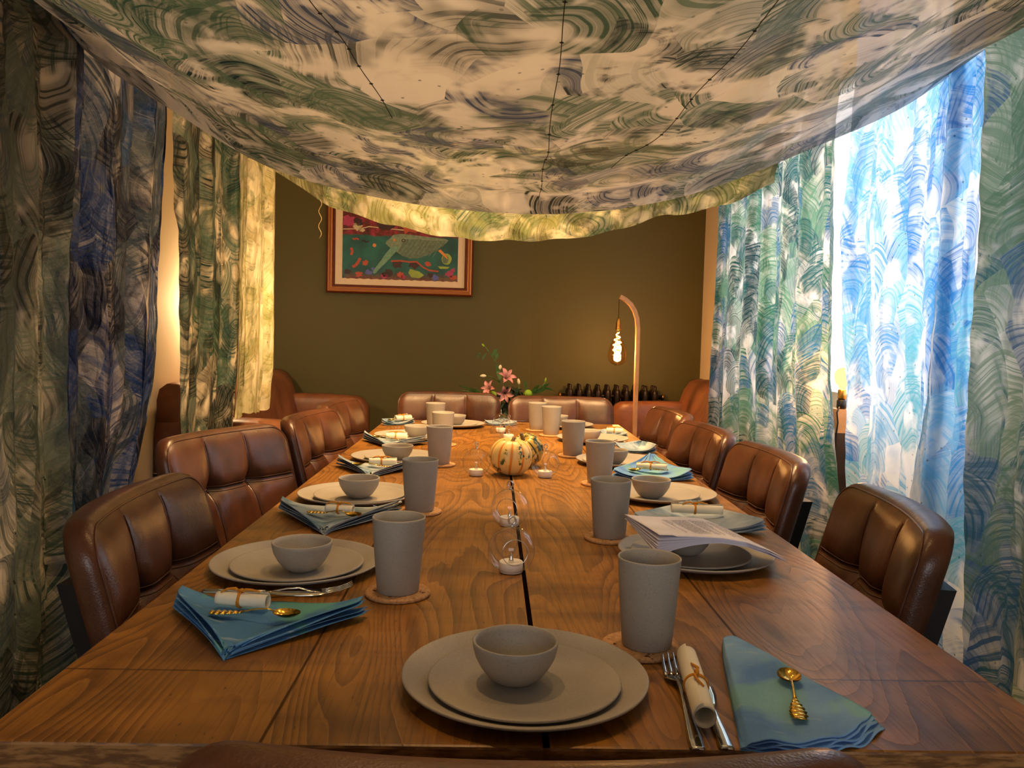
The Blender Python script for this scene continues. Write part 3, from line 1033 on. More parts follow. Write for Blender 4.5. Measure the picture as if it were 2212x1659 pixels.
# ------------------------------------------------------------------ napkins
def napkin(A, B, C, mat, label, layers=4, curl=.020, seed=0, apex=0.0, ruffle=.004, sag=.0, mid=None):
    r = random.Random(seed)
    org = Vector(((A[0] + B[0] + C[0]) / 3, (A[1] + B[1] + C[1]) / 3))
    mb = MB()
    n, m = 44, 26
    A, B, C = Vector(A), Vector(B), Vector(C)
    for k in range(layers):
        p1, p2, p3 = r.uniform(0, 6), r.uniform(0, 6), r.uniform(0, 6)
        inset = k * .022 + .01 * r.random()
        P = []
        for i in range(n):
            s = i / (n - 1)
            row = []
            for j in range(m):
                t = j / (m - 1)
                tt = t * (1 - inset)
                bow = .012 * math.sin(PI * s) * (1 - t)
                s_ = .5 + (s - .5) * (1 - .10 * math.exp(-(t / .09) ** 2)) * (1 - .020 * k * (1 - t))
                q = (A.lerp(B, s_)).lerp(C, tt)
                dirc = (C - (A + B) / 2).normalized()
                q = q - dirc * bow
                q = q + dirc * ruffle * (math.sin(s * 13 + p1) + .6 * math.sin(s * 31 + p2)) * (t * .9 + .25)
                edge = (abs(2 * s - 1)) ** 3
                z = .0012 + k * .0026 + curl * .8 * edge * (1 - t) ** .6 * (.45 + .55 * k / max(1, layers - 1))
                z += ruffle * (.5 + .5 * math.sin(s * 15 + p2 + t * 3)) * (t ** 1.5 + edge) * .8 * (.3 + .7 * k / layers)
                z += apex * t ** 3 + .0015 * math.sin(s * 8 + t * 6 + p3)
                row.append((q.x - org.x, q.y - org.y, max(z, .0008 + k * .0011)))
            P.append(row)
        mb.grid(P)
    o = mb.build('cloth_napkin', mat, fix=False)
    so = o.modifiers.new('thickness', 'SOLIDIFY'); so.thickness = .0009; so.offset = 1
    o.location = (org.x, org.y, TZ)
    return tag(o, label, 'napkin', 'folded dyed cloth napkins at the place settings')


NB, ND, NG = MAT['napkin']
# the front napkin is folded flat into a fan
def fan_napkin():
    r = random.Random(3)
    ox, oy = .30, .80
    mb = MB()
    L = [(.279, .930), (.266, .880), (.250, .800), (.238, .740), (.228, .692)]
    Rr = [(.300, .931), (.320, .885), (.338, .826), (.360, .782), (.373, .750)]
    base = [(.228, .692), (.262, .688), (.305, .692), (.340, .712), (.373, .750)]
    n, m = 46, 40
    def cur(P, t):
        x = np.interp(t, np.linspace(0, 1, len(P)), [p[0] for p in P]); y = np.interp(t, np.linspace(0, 1, len(P)), [p[1] for p in P])
        return float(x), float(y)
    for k in range(5):
        P = []
        ph = r.uniform(0, 6)
        for i in range(n):
            s = i / (n - 1)
            row = []
            bx, by = cur(base, s)
            for j in range(m):
                t = j / (m - 1)
                l = cur(L, t); q = cur(Rr, t)
                x = l[0] + (q[0] - l[0]) * s; y = l[1] + (q[1] - l[1]) * s
                pull = t ** 4
                x = x * (1 - pull) + bx * pull; y = y * (1 - pull) + by * pull
                out = (4 - k) * .0042 * t ** 2 * max(0, s - .12)
                x += out * .45; y -= out * .9
                z = .001 + k * .0030 * (1 - .25 * t) + .003 * math.sin(PI * s) * (1 - .5 * t) + .0022 * math.sin(s * 21 + ph) * t ** 4 + .0045 * math.exp(-(s / .10) ** 2) * (k / 4) * 0
                z -= (k * .0026) * max(0, 1 - s / .06) * .8
                row.append((x - ox, y - oy, max(z, .0008)))
            P.append(row)
        mb.grid(P)
    o = mb.build('cloth_napkin', NB, fix=False)
    so = o.modifiers.new('thickness', 'SOLIDIFY'); so.thickness = .0009; so.offset = 1
    o.location = (ox, oy, TZ)
    tag(o, 'sky blue dyed cloth napkin folded into a wedge beside the front cutlery', 'napkin', 'folded dyed cloth napkins at the place settings')


fan_napkin()
napkin((-.418, 1.048), (-.134, 1.016), (-.283, .878), ND, 'blue cloth napkin holding a scroll and gold spoon, nearest on the left side', 4, .022, 1)
napkin((-.436, 1.625), (-.160, 1.62), (-.292, 1.435), NG, 'grey blue cloth napkin second along the left side behind the nearest left cup', 4, .026, 2)
napkin((-.430, 2.205), (-.19, 2.168), (-.300, 2.02), NG, 'teal edged cloth napkin third along the left side', 4, .026, 5)
napkin((-.445, 2.748), (-.19, 2.680), (-.320, 2.545), NG, 'dark teal cloth napkin farthest along the left side', 4, .030, 6)
napkin((-.440, 3.20), (-.300, 3.28), (-.355, 3.40), NG, 'grey cloth napkin on the far left corner of the table', 3, .022, 7, apex=.02)
napkin((-.035, 3.30), (.12, 3.30), (.05, 3.40), NG, 'grey cloth napkin between the two far end places', 3, .018, 8, apex=.01)
napkin((.258, 1.535), (.541, 1.490), (.420, 1.670), NG, 'grey green cloth napkin behind the stack of printed papers', 4, .026, 9, apex=.020)
napkin((.300, 2.060), (.545, 2.075), (.452, 2.25), NB, 'pale blue cloth napkin peaked up behind the second right bowl', 4, .024, 10, apex=.036)
napkin((.395, 2.60), (.540, 2.555), (.515, 2.70), NG, 'grey green cloth napkin behind the third right bowl', 3, .032, 12, apex=.016)
napkin((.400, 3.06), (.520, 2.98), (.47, 3.12), NG, 'small grey green cloth napkin farthest along the right side', 3, .016, 13, apex=.008)


# ------------------------------------------------------------------ cutlery, scrolls, spoons
def strip(mb, rows, th=.0016, mi=0):
    """rows: (x, y, z, half width) along the piece; closed thin solid with a slightly domed top"""
    P = []
    for i, (x, y, z, hwid) in enumerate(rows):
        P.append([(x - hwid, y, z), (x - hwid * .6, y, z + th * .8), (x, y, z + th), (x + hwid * .6, y, z + th * .8), (x + hwid, y, z), (x, y, z - th * .35)])
    n0 = len(mb.v)
    mb.grid(P, mi, closev=True)
    m = len(rows)
    mb.f += [tuple(n0 + q for q in reversed(range(6))), tuple(n0 + (m - 1) * 6 + q for q in range(6))]
    mb.m += [mi, mi]
    return mb


def fork_mb():
    mb = MB()
    strip(mb, [(0, 0, .001, .0052), (0, .004, .001, .0072), (0, .02, .001, .0070), (0, .05, .002, .0050), (0, .085, .005, .0028), (0, .11, .0085, .0024),
               (0, .126, .0088, .0030), (0, .135, .006, .0075), (0, .142, .004, .0112), (0, .150, .0028, .0122), (0, .156, .0022, .0118)])
    for q in (-1.5, -.5, .5, 1.5):
        x = q * .0062
        strip(mb, [(x, .153, .0024, .0024), (x, .165, .0024, .0021), (x * .99, .18, .0042, .0018), (x * .97, .192, .0078, .0013), (x * .96, .198, .0102, .0006)], .0013)
    return mb


def knife_mb():
    mb = MB()
    strip(mb, [(0, 0, .0012, .0055), (0, .004, .0012, .0072), (0, .03, .0014, .0066), (0, .07, .0018, .0050), (0, .082, .0018, .0046)], .003)
    strip(mb, [(0, .08, .0022, .0042), (.0005, .09, .002, .0070), (.001, .11, .0016, .0098), (.0008, .13, .0014, .0106), (.0002, .145, .0012, .0092), (-.001, .155, .001, .006), (-.003, .163, .001, .001)], .0011)
    return mb


def spoon_mb():
    mb = MB()
    P = []
    for i in range(19):                                  # bowl of the spoon
        t = i / 18
        y = .079 + t * .034
        hwid = .0118 * math.sqrt(max(0.0004, 1 - (2 * t - 1) ** 2)) * (1 + .12 * (1 - 2 * t))
        row = []
        for j in range(13):
            s = 2 * j / 12 - 1
            depth = .0062 * (1 - s * s) * max(0, 1 - (2 * t - 1) ** 2) ** .8
            row.append((s * hwid, y, .0068 - depth))
        P.append(row)
    mb.grid(P)
    Q = [[(x, y, z - .0009) for (x, y, z) in row] for row in P]
    mb.grid(Q)
    strip(mb, [(0, .082, .0062, .0014), (0, .072, .0090, .0014), (0, .058, .0078, .0013), (0, .046, .0050, .0016), (0, .040, .0038, .0028)], .0014)
    rows = []
    for i in range(26):                                  # shell-like ribbed handle end
        t = i / 25
        y = .041 - t * .039
        wd = .0028 + .0052 * math.sin(min(1, t * 1.25) * PI * .5) - .0024 * max(0, t - .8) / .2
        wd *= 1 + .10 * math.sin(t * 34)
        rows.append((0, y, .0030 - .0012 * t + .0006 * math.sin(t * 34), wd))
    strip(mb, rows, .0018)
    return mb


def place(o, tip_from, tip_to, z, label, cat, group, roll=0.0, pitch=0.0):
    """lay a piece modelled along +Y from its end point to the direction of its tip"""
    a, b = Vector(tip_from), Vector(tip_to)
    o.location = (a.x, a.y, z)
    o.rotation_euler = (pitch, roll, math.atan2(-(b.x - a.x), b.y - a.y))
    return tag(o, label, cat, group)


fork = fork_mb().build('fork', MAT['steel'])
place(fork, (.190, .690), (.208, .884), TZ + .0006, 'steel fork lying right of the front plate beside the rolled scroll', 'fork', 'steel forks')
f2 = dup(fork); place(f2, (-.378, 1.066), (-.205, 1.112), TZ + .002, 'steel fork behind the nearest left blue napkin', 'fork', 'steel forks')
f3 = dup(fork); place(f3, (-.375, 1.640), (-.235, 1.672), TZ + .002, 'steel fork behind the second left grey napkin', 'fork', 'steel forks')
kn = knife_mb().build('knife', MAT['steel'])
place(kn, (.216, .690), (.230, .850), TZ + .0006, 'steel knife lying between the front scroll and the sky blue napkin', 'knife', 'steel knives')
k2 = dup(kn); place(k2, (-.372, 1.055), (-.20, 1.052), TZ + .0165, 'steel knife along the back edge of the nearest left blue napkin', 'knife', 'steel knives')
k3 = dup(kn); place(k3, (-.010, 3.345), (.10, 3.36), TZ + .014, 'steel knife on the grey napkin between the far end places', 'knife', 'steel knives')
sp = spoon_mb().build('gold_spoon', MAT['gold'])
place(sp, (.290, .716), (.318, .826), TZ + .0150, 'ornate gold teaspoon lying on the front sky blue napkin', 'spoon', 'gold teaspoons')
SPN = [((-.336, .974), (-.226, .966), .0165, 'ornate gold teaspoon on the nearest left blue napkin'),
       ((-.345, 1.535), (-.235, 1.505), .0175, 'dark gold teaspoon on the second left grey napkin'),
       ((-.25, 2.085), (-.36, 2.105), .0175, 'gold teaspoon on the third left teal napkin'),
       ((-.29, 2.64), (-.405, 2.70), .0175, 'gold teaspoon at the left tip of the farthest left napkin'),
       ((.475, 2.12), (.37, 2.10), .0185, 'gold teaspoon left of the scroll behind the second right bowl'),
       ((-.345, 3.32), (-.41, 3.22), .0165, 'gold teaspoon on the far left corner napkin')]
for a, b, dz, lab in SPN:
    s2 = dup(sp); place(s2, a, b, TZ + dz, lab, 'spoon', 'gold teaspoons')


def scroll(a, b, z, r, label, tail=1, seed=0):
    a, b = Vector(a), Vector(b)
    L = (b - a).length
    root = empty('paper_scroll', (a.x, a.y, z + r), math.atan2(b.y - a.y, b.x - a.x))
    tag(root, label, 'scroll', 'rolled paper scrolls tied with twine')
    mb = MB()
    P = []
    for i in range(2):
        P.append([])
    turns = 2.15
    for i in range(14):
        f = i / 13
        row = []
        for j in range(70):
            t = j / 69
            an = t * turns * 2 * PI + .5
            rr = r * (.82 + .18 * t) * (1 + .04 * math.sin(f * 3 + seed)) + (.002 * max(0, t - .93) / .07 * abs(f - .5) * 2)
            row.append((f * L, rr * math.cos(an), rr * math.sin(an)))
        P.append(row)
    mb.grid(P[2:])
    o = mb.build('paper', MAT['scroll'], root, fix=False)
    so = o.modifiers.new('thickness', 'SOLIDIFY'); so.thickness = .0004
    mb = MB()
    cx = L * .45
    R = r + .0012
    mb.tube([(cx + .0008 * math.sin(3 * q), R * math.cos(q), R * math.sin(q)) for q in np.linspace(0, 2 * PI, 30)[:-1]], .0011, 6, closed=True)
    mb.tube([(cx + .002, R * math.cos(q), R * math.sin(q)) for q in np.linspace(0, 2 * PI, 30)[:-1]], .0011, 6, closed=True)
    up_ = R
    mb.tube([(cx + .001, 0, up_), (cx + .008, -.002, up_ + .004), (cx + .016, .001, up_ + .003), (cx + .026, .002, up_ + .001)], [.0016, .0018, .0016, .001], 6)
    mb.tube([(cx, 0, up_), (cx - .008, .003, up_ + .003), (cx - .018, .001, up_ + .002), (cx - .024, -.004, up_ - .001)], [.0016, .0018, .0015, .001], 6)
    mb.tube([(cx - .002, 0, up_ + .001), (cx + .003, -.001, up_ + .003), (cx + .006, 0, up_ + .001)], .0022, 6)
    mb.build('twine', MAT['twine'], root)
    return root


scroll((.204, .722), (.222, .868), TZ + .0055, .0108, 'long ivory paper scroll tied with ochre twine lying across the front knife and fork')
scroll((-.338, 1.012), (-.272, 1.000), TZ + .0155, .0085, 'ivory paper scroll tied with ochre twine on the nearest left blue napkin')
scroll((-.312, 1.552), (-.258, 1.540), TZ + .0160, .008, 'ivory paper scroll tied with twine on the second left grey napkin')
scroll((-.318, 2.135), (-.245, 2.135), TZ + .0160, .009, 'ivory paper scroll tied with twine on the third left teal napkin')
scroll((-.345, 2.685), (-.275, 2.685), TZ + .0160, .010, 'ivory paper scroll on the farthest left napkin behind a bowl')
scroll((-.385, 3.275), (-.325, 3.315), TZ + .0140, .010, 'ivory paper scroll on the far left corner napkin')
scroll((.362, 1.580), (.462, 1.570), TZ + .0230, .0085, 'ivory paper scroll tied with twine on the napkin behind the papers')
scroll((.392, 2.135), (.470, 2.115), TZ + .0200, .0085, 'ivory paper scroll on the pale blue napkin, second along the right side')
scroll((.440, 3.04), (.500, 3.03), TZ + .0120, .009, 'ivory paper scroll on the napkin farthest along the right side')

# ------------------------------------------------------------------ printed papers resting on a bowl
root = empty('paper_stack', (.340, 1.296, TZ))
tag(root, 'stack of white printed papers draped over the bowl on the right side', 'papers')


def zsheet(s):
    return float(np.interp(s, [0, .12, .30, .50, .68, .85, 1.0], [.0590, .0575, .0560, .0550, .0500, .0370, .0225]))


def sheet_xy(s, t, k):
    fan = (6 - k) * (.0012 - .0024 * (1 - s) * (1 - t)) * (1 + .5 * math.sin(k * 2.4))
    x = -.110 + .202 * s - .012 * (1 - t) * (1 - s) * 0 + fan * .4 + .030 * (1 - t)
    y = .055 - .146 * (1 - t) + .026 * s * t + .020 * s * (1 - t) - fan * .6
    return x, y


for k in range(7):
    mb = MB()
    P = []
    for i in range(30):
        s = i / 29
        row = []
        for j in range(10):
            t = j / 9
            x, y = sheet_xy(s, t, k)
            z = zsheet(s) + k * .0012 - (6 - k) * .0042 * max(0, 1 - s / .55) ** 2 * (1 - t) + .0012 * math.sin(s * 7 + k + t * 3)
            if k == 6 and s < .12: z += .002 * (1 - t)
            row.append((x, y, z))
        P.append(row)
    mb.grid(P)
    o = mb.build('paper_sheet', MAT['paper'], root, fix=False)
    so = o.modifiers.new('thickness', 'SOLIDIFY'); so.thickness = .0003
mb = MB()
rt_ = random.Random(5)
for li, s in enumerate(np.linspace(.22, .93, 42)):
    if li in (1, 2, 6, 15, 24, 33): continue
    t0 = .18 if li > 2 else .42
    t1 = .86 - (rt_.random() * .5 if rt_.random() < .3 else rt_.random() * .05)
    if li == 0: t0, t1 = .35, .70
    t = t0
    while t < t1:
        wl = rt_.uniform(.025, .07)
        vs = []
        for (ds, tt) in ((-.0024, t), (.0024, t), (.0024, min(t1, t + wl)), (-.0024, min(t1, t + wl))):
            x, y = sheet_xy(s + ds, 1 - tt, 6)
            vs.append((x, y, zsheet(s + ds) + 6 * .0012 + .0012 * math.sin((s + ds) * 7 + 6 + (1 - tt) * 3) + .0009))
        mb.add(vs, [(0, 1, 2, 3)])
        t += wl + .014
mb.build('printed_text', MAT['ink'], root, smooth=False, fix=False)


# ------------------------------------------------------------------ glass globes with tealights
def globe_proto():
    root = empty('glass_globe')
    R = .0362
    hole = Vector((0, -1, .12)).normalized()
    mb = MB()
    nu, nv = 64, 44
    P = []
    for i in range(nu):
        a = 2 * PI * i / nu
        row = []
        for j in range(nv):
            b = .02 + (PI - .04) * j / (nv - 1)
            v = Vector((math.sin(b) * math.cos(a), math.sin(b) * math.sin(a), math.cos(b)))
            z = max(v.z * R, -R * .955)
            row.append((v.x * R, v.y * R, z + R * .955))
        P.append(row)
    ci = math.cos(.56)
    vs = [P[i][j] for i in range(nu) for j in range(nv)]
    fs = []
    for i in range(nu):
        for j in range(nv - 1):
            i2 = (i + 1) % nu
            c = Vector(P[i][j]) + Vector(P[i2][j + 1]); c = c / 2 - Vector((0, 0, R * .955))
            if c.normalized().dot(hole) < ci:
                fs.append((i * nv + j, i2 * nv + j, i2 * nv + j + 1, i * nv + j + 1))
    mb.add(vs, fs)
    mb.build('globe', MAT['glass'], root)
    e1 = hole.cross(Vector((0, 0, 1))).normalized(); e2 = hole.cross(e1)
    mb = MB()
    c0 = hole * R * math.cos(.56) + Vector((0, 0, R * .955)); rr = R * math.sin(.56)
    mb.tube([c0 + rr * (math.cos(q) * e1 + math.sin(q) * e2) for q in np.linspace(0, 2 * PI, 49)[:-1]], .0008, 6, closed=True)
    mb.build('opening_rim', MAT['glassrim'], root)
    mb = MB()
    zt = R * 1.955
    mb.tube([(0, 0, zt - .001), (.0008, 0, zt + .003), (.0005, 0, zt + .005)], [.0045, .0022, .0014], 8)
    mb.tube([(.0066 * math.cos(q) * .8, 0, zt + .0098 + .0060 * math.sin(q)) for q in np.linspace(-PI * .5, PI * 1.3, 26)], .0017, 8)
    mb.build('hanging_hook', MAT['glassrim'], root)
    return root


def _rim():
    t = NT('thick clear glass')
    tr = t.n('ShaderNodeBsdfTransparent'); gl = t.n('ShaderNodeBsdfGlossy'); gl.inputs['Roughness'].default_value = .03
    mx = t.n('ShaderNodeMixShader'); mx.inputs[0].default_value = .6
    t.t.links.new(tr.outputs[0], mx.inputs[1]); t.t.links.new(gl.outputs[0], mx.inputs[2])
    return t.done(mx.outputs[0])


MAT['glassrim'] = _rim()


def tealight_proto():
    root = empty('tealight')
    MB().lathe([(.0005, 0), (.0178, 0), (.0182, .0008), (.0182, .0150), (.0176, .0158), (.0168, .0150), (.006, .0138), (.0005, .0138)], n=40, cap0=True, cap1=True).build('candle_cup', MAT['candle'], root)
    MB().lathe([(.0040, .0136), (.0042, .016), (.0034, .020), (.0018, .025), (.0004, .029)], n=16, cap1=True).build('flame_tip', MAT['glassrim'], root)
    return root


GL = [((.037, 1.226), .15, 'clear glass tealight globe nearest the camera on the middle gap'),
      ((.041, 1.535), -.2, 'clear glass tealight globe second from the camera in front of the pumpkins'),
      ((-.034, 2.088), .9, 'clear glass tealight globe left of the cream pumpkin'),
      ((.145, 2.084), .6, 'clear glass tealight globe right of the cream pumpkin'),
      ((.066, 2.860), -.9, 'clear glass tealight globe just behind the pumpkins'),
      ((.040, 3.060), -1.6, 'clear glass tealight globe farthest down the table')]
g0 = globe_proto(); t0_ = tealight_proto()
for i, (p, rz, lab) in enumerate(GL):
    g = g0 if i == 0 else dup(g0)
    g.location = (p[0], p[1], TZ + .0004); g.rotation_euler = (0, 0, rz)
    tag(g, lab, 'candle globe', 'glass globes down the middle of the table')
    t_ = t0_ if i == 0 else dup(t0_)
    t_.location = (p[0], p[1] + .002, TZ + .0014)
    tag(t_, 'white tealight inside the ' + lab.replace('clear glass tealight ', ''), 'tealight', 'tealights in the glass globes')


# ------------------------------------------------------------------ pumpkins
def pumpkin_mat(name, skin, stripe, blot, green=.62):
    t = NT(name)
    co = t.coord('Object')
    x, y, z = t.sep(co)
    ang = t.math('ARCTAN2', y, x)
    rib = t.math('ABSOLUTE', t.math('SINE', t.math('MULTIPLY', ang, 5.0)))
    n = t.noise(co, 60, 4)
    st = t.rng(t.math('ADD', rib, t.math('MULTIPLY', n, .25)), .52, .28)
    c = t.mix(st, skin, stripe)
    b = t.noise(t.coord('Object', scale=(1, 1, .7)), 75, 4, .7)
    band = t.noise(co, 16, 1)
    c = t.mix(t.math('MULTIPLY', t.rng(b, green, green + .05), t.rng(band, .45, .55)), c, blot)
    return t.done(t.bsdf(c, .38, 0, .5, t.bump(n, .1, .001)))


def pumpkin(loc, R, h, rot, mat, label, stem_h=.012):
    root = empty('pumpkin', loc)
    root.rotation_euler = rot
    tag(root, label, 'pumpkin', 'small striped pumpkins in the middle of the table')
    P = []
    nu, nv = 120, 48
    for i in range(nu):
        a = 2 * PI * i / nu
        g = 1 - .085 * (1 - abs(math.sin(5 * a)) ** .6)
        row = []
        for j in range(nv):
            b = PI * j / (nv - 1)
            rr = math.sin(b) ** .82 if 0 < b < PI - 1e-6 else 0
            zz = math.cos(b)
            k = 1 - (1 - g) * math.sin(b) ** .4 if 0 < b < PI - 1e-6 else 1
            dimp = .22 * math.exp(-(rr / .32) ** 2)
            row.append((R * rr * k * math.cos(a), R * rr * k * math.sin(a), h / 2 * (zz - math.copysign(dimp, zz)) * (.94 + .06 * k)))
        P.append(row)
    MB().grid(P, closeu=True).build('body', mat, root)
    zt = h / 2 * .78
    MB().tube([(0, 0, zt - .003), (.0005, 0, zt + .003), (.002, .001, zt + stem_h * .6), (.005, .002, zt + stem_h)], [.0085, .0055, .0048, .0056], 10).build('stem', plain('dry pumpkin stem', srgb(128, 106, 72), .8) if 'dry pumpkin stem' not in bpy.data.materials else bpy.data.materials['dry pumpkin stem'], root)


pumpkin((.056, 2.115, TZ + .0485), .0565, .100, (.10, .06, .3), pumpkin_mat('cream orange pumpkin skin', srgb(236, 204, 128), srgb(226, 140, 40), srgb(52, 78, 40), .53),
        'cream pumpkin with orange stripes and green flecks in the table middle')
pumpkin((.104, 2.262, TZ + .047), .0475, .090, (.05, -.62, .9), pumpkin_mat('dark green yellow pumpkin skin', srgb(212, 176, 78), srgb(46, 62, 34), srgb(40, 60, 34), .47),
        'dark green and yellow striped pumpkin leaning behind the cream one', .022)

# ------------------------------------------------------------------ leather sofa and armchair by the end wall
def sofa(name, side, ya, yb, xin, label, cat, near_top=.755):
    """side -1: back against the left wall, +1: against the right wall"""
    wall = WALL_L + .008 if side < 0 else WALL_R - .008
    root = empty(name, (0, 0, 0)); tag(root, label, cat)
    s = -side                                             # direction from the wall into the room
    prof = [(0, .14), (0, .84), (.012, .885), (.045, .908), (.085, .905), (.125, .885), (.158, .84), (.185, .77), (.215, .66), (.245, .50), (.26, .40), (.26, .14)]
    mb = MB(); n = 26
    P = []
    for i in range(n):
        f = i / (n - 1)
        y = ya + .02 + (yb - ya - .04) * f
        edge = min(f, 1 - f) * (n - 1)
        k = [.90, .97, 1.0][int(min(2, edge))]
        P.append([(wall + s * d * (k + .02 * math.sin(f * 17 + d * 30)), y, .14 + (z - .14) * (.985 + .015 * k) + .004 * math.sin(f * 12)) for d, z in prof])
    mb.grid(P)
    m = len(prof)
    mb.f += [tuple(range(m)), tuple((n - 1) * m + q for q in range(m))]; mb.m += [0, 0]
    mb.build('backrest', MAT['sofa'], root)
    D = abs(xin - wall)
    for (y0, y1, zt) in ((ya, ya + .19, near_top), (yb - .19, yb, .755)):
        mb = MB(); P = []
        q = 20
        for i in range(q):
            f = i / (q - 1)
            x = wall + s * D * f
            top = zt + .012 * math.sin(f * PI) - .055 * max(0, f - .93) / .07 * 1.0 - .006 * f
            inset = .045 * max(0, f - .90) / .10
            ring = []
            for a in range(24):
                t = a / 24 * 2 * PI
                cy, cz = math.cos(t), math.sin(t)
                ex_ = .28
                yy = (y0 + y1) / 2 + ((y1 - y0) / 2 - inset * .6) * math.copysign(abs(cy) ** ex_, cy)
                zz_ = (top + .14) / 2 + ((top - .14) / 2) * math.copysign(abs(cz) ** ex_, cz)
                ring.append((x, yy, zz_))
            P.append(ring)
        mb.grid(P, closev=True)
        mb.f += [tuple(range(24)), tuple((q - 1) * 24 + a for a in range(24))]; mb.m += [0, 0]
        mb.build('armrest', MAT['sofa'], root)
    st = MB().box((wall + s * (D * .60), (ya + yb) / 2, .36), (D * .74, yb - ya - .385, .16)).build('seat_cushion', MAT['sofa'], root); add_bevel(st, .04, 4)
    MB().box((wall + s * D * .5, (ya + yb) / 2, .17), (D * .92, yb - ya - .385, .18)).build('base', MAT['sofa'], root, smooth=False)
    for yy in (ya + .08, yb - .08):
        for dd in (.08, D - .08):
            MB().lathe([(.018, 0), (.026, .145)], (wall + s * dd, yy, 0), n=12, cap0=True, cap1=True).build('leg', MAT['black'], root)
    return root


sofa('sofa', -1, 3.32, 5.03, -.745, 'tan leather sofa along the left wall in front of the olive green wall', 'sofa')
sofa('armchair', 1, 4.18, 5.05, .74, 'tan leather armchair at the right beside the curved lamp and radiator', 'armchair', .62)

# ------------------------------------------------------------------ column radiator
MAT['iron'] = plain('dark bronze cast iron', srgb(40, 28, 20), .36, .6, nscale=90, var=.25, bump=.3)
rad = empty('radiator', (.775, 5.19, 0)); tag(rad, 'dark cast iron column radiator low against the olive green wall', 'radiator')
for i in range(10):
    x = (i - 4.5) * .0605
    mb = MB()
    for dy in (-.052, 0, .052):
        mb.lathe([(.010, .10), (.020, .13), (.0165, .18), (.0185, .30), (.0165, .40), (.0185, .52), (.0165, .62), (.0190, .68), (.0195, .74), (.0205, .77), (.0195, .80), (.0150, .812), (.0090, .818), (.0095, .832), (.0075, .843), (.0005, .846)], (x, dy, 0), n=16, cap0=True)
    mb.tube([(x, -.052, .77), (x, .052, .77)], .019, 12)
    mb.tube([(x, -.052, .14), (x, .052, .14)], .019, 12)
    mb.build('section', MAT['iron'], rad)
mb = MB()
for z in (.77, .14): mb.tube([(-.325, 0, z), (.325, 0, z)], .013, 12)
mb.build('connecting_pipe', MAT['iron'], rad)
for sx in (-1, 1):
    MB().tube([(sx * .325, 0, .77), (sx * .334, 0, .77), (sx * .343, 0, .77)], [.02, .022, .012], 10).build('end_plug', MAT['brass'], rad)
    for dy in (-.052, .052):
        MB().lathe([(.02, 0), (.012, .05), (.014, .11)], (sx * .272, dy, 0), n=12, cap0=True, cap1=True).build('foot', MAT['iron'], rad)

# ------------------------------------------------------------------ curved floor lamp with a filament bulb
MAT['lampwood'] = plain('pale bent lamp wood', srgb(206, 150, 100), .4, nscale=20, var=.1)
MAT['filament'] = emit('glowing filament', (1.0, .50, .13, 1), 60)
lamp = empty('floor_lamp', (.848, 4.72, 0)); tag(lamp, 'bent wooden floor lamp with a hanging teardrop filament bulb', 'lamp')
pts = [(0, 0, .02), (0, 0, .6), (0, 0, 1.10), (-.001, 0, 1.20), (-.008, 0, 1.26), (-.024, 0, 1.305), (-.048, 0, 1.342), (-.078, 0, 1.368), (-.112, 0, 1.385)]
mb = MB(); P = []
for i, p in enumerate(pts):
    t = (Vector(pts[min(i + 1, len(pts) - 1)]) - Vector(pts[max(i - 1, 0)])).normalized()
    nrm = Vector((t.z, 0, -t.x))
    a, b = .0125, .016
    P.append([Vector(p) + nrm * u_ * a + Vector((0, v_ * b, 0)) for u_, v_ in ((-1, -1), (1, -1), (1, 1), (-1, 1))])
mb.grid(P, closev=True); mb.f += [(3, 2, 1, 0), (32, 33, 34, 35)]; mb.m += [0, 0]
o = mb.build('pole', MAT['lampwood'], lamp, smooth=False); add_bevel(o, .003, 2)
MB().lathe([(.0005, 0), (.13, 0), (.135, .006), (.13, .022), (.03, .026), (.0005, .026)], n=48, cap0=True, cap1=True).build('base', MAT['lampwood'], lamp)
bx = -.116
MB().tube([(-.110, 0, 1.378), (bx, 0, 1.36), (bx, 0, 1.255)], .0016, 6).build('cord', MAT['black'], lamp)
MB().lathe([(.003, 1.262), (.008, 1.258), (.0105, 1.245), (.010, 1.238), (.0135, 1.232), (.0135, 1.205), (.0165, 1.20), (.0165, 1.194), (.0125, 1.190)], (bx, 0, 0), n=24, cap0=True, cap1=True).build('socket', MAT['brass'], lamp)
bulb = MB().lathe([(.0125, 1.190), (.0135, 1.175), (.019, 1.155), (.031, 1.125), (.046, 1.090), (.0550, 1.055), (.0560, 1.035), (.050, 1.012), (.036, .995), (.016, .986), (.0005, .984)], (bx, 0, 0), n=48).build('bulb', MAT['amber'], lamp)
mb = MB(); pp = []
for i in range(150):
    f = i / 149
    a = f * 2 * PI * 5.5
    r_ = .006 + .018 * math.sin(f * PI) ** 1.2
    pp.append((bx + r_ * math.cos(a) - .006 * f, r_ * math.sin(a) * .7, 1.178 - .165 * f))
mb.tube(pp, .0024, 5)
mb.build('filament', MAT['filament'], bulb)
point('floor_lamp_glow', (bx, 0, 1.06), 10, WARM, .03, lamp)

# lamp between the window cloths: globe bulb on a dark wooden stand
MAT['darkwood'] = plain('dark stained stand wood', srgb(58, 40, 30), .5, var=.3, nscale=30)
def glow_glass(name, col, strength, tint=(1, 1, 1, 1)):
    t = NT(name)
    tr = t.n('ShaderNodeBsdfTransparent'); tr.inputs['Color'].default_value = tint
    e = t.n('ShaderNodeEmission'); e.inputs['Color'].default_value = col; e.inputs['Strength'].default_value = strength
    a = t.n('ShaderNodeAddShader')
    t.t.links.new(tr.outputs[0], a.inputs[0]); t.t.links.new(e.outputs[0], a.inputs[1])
    return t.done(a.outputs[0])


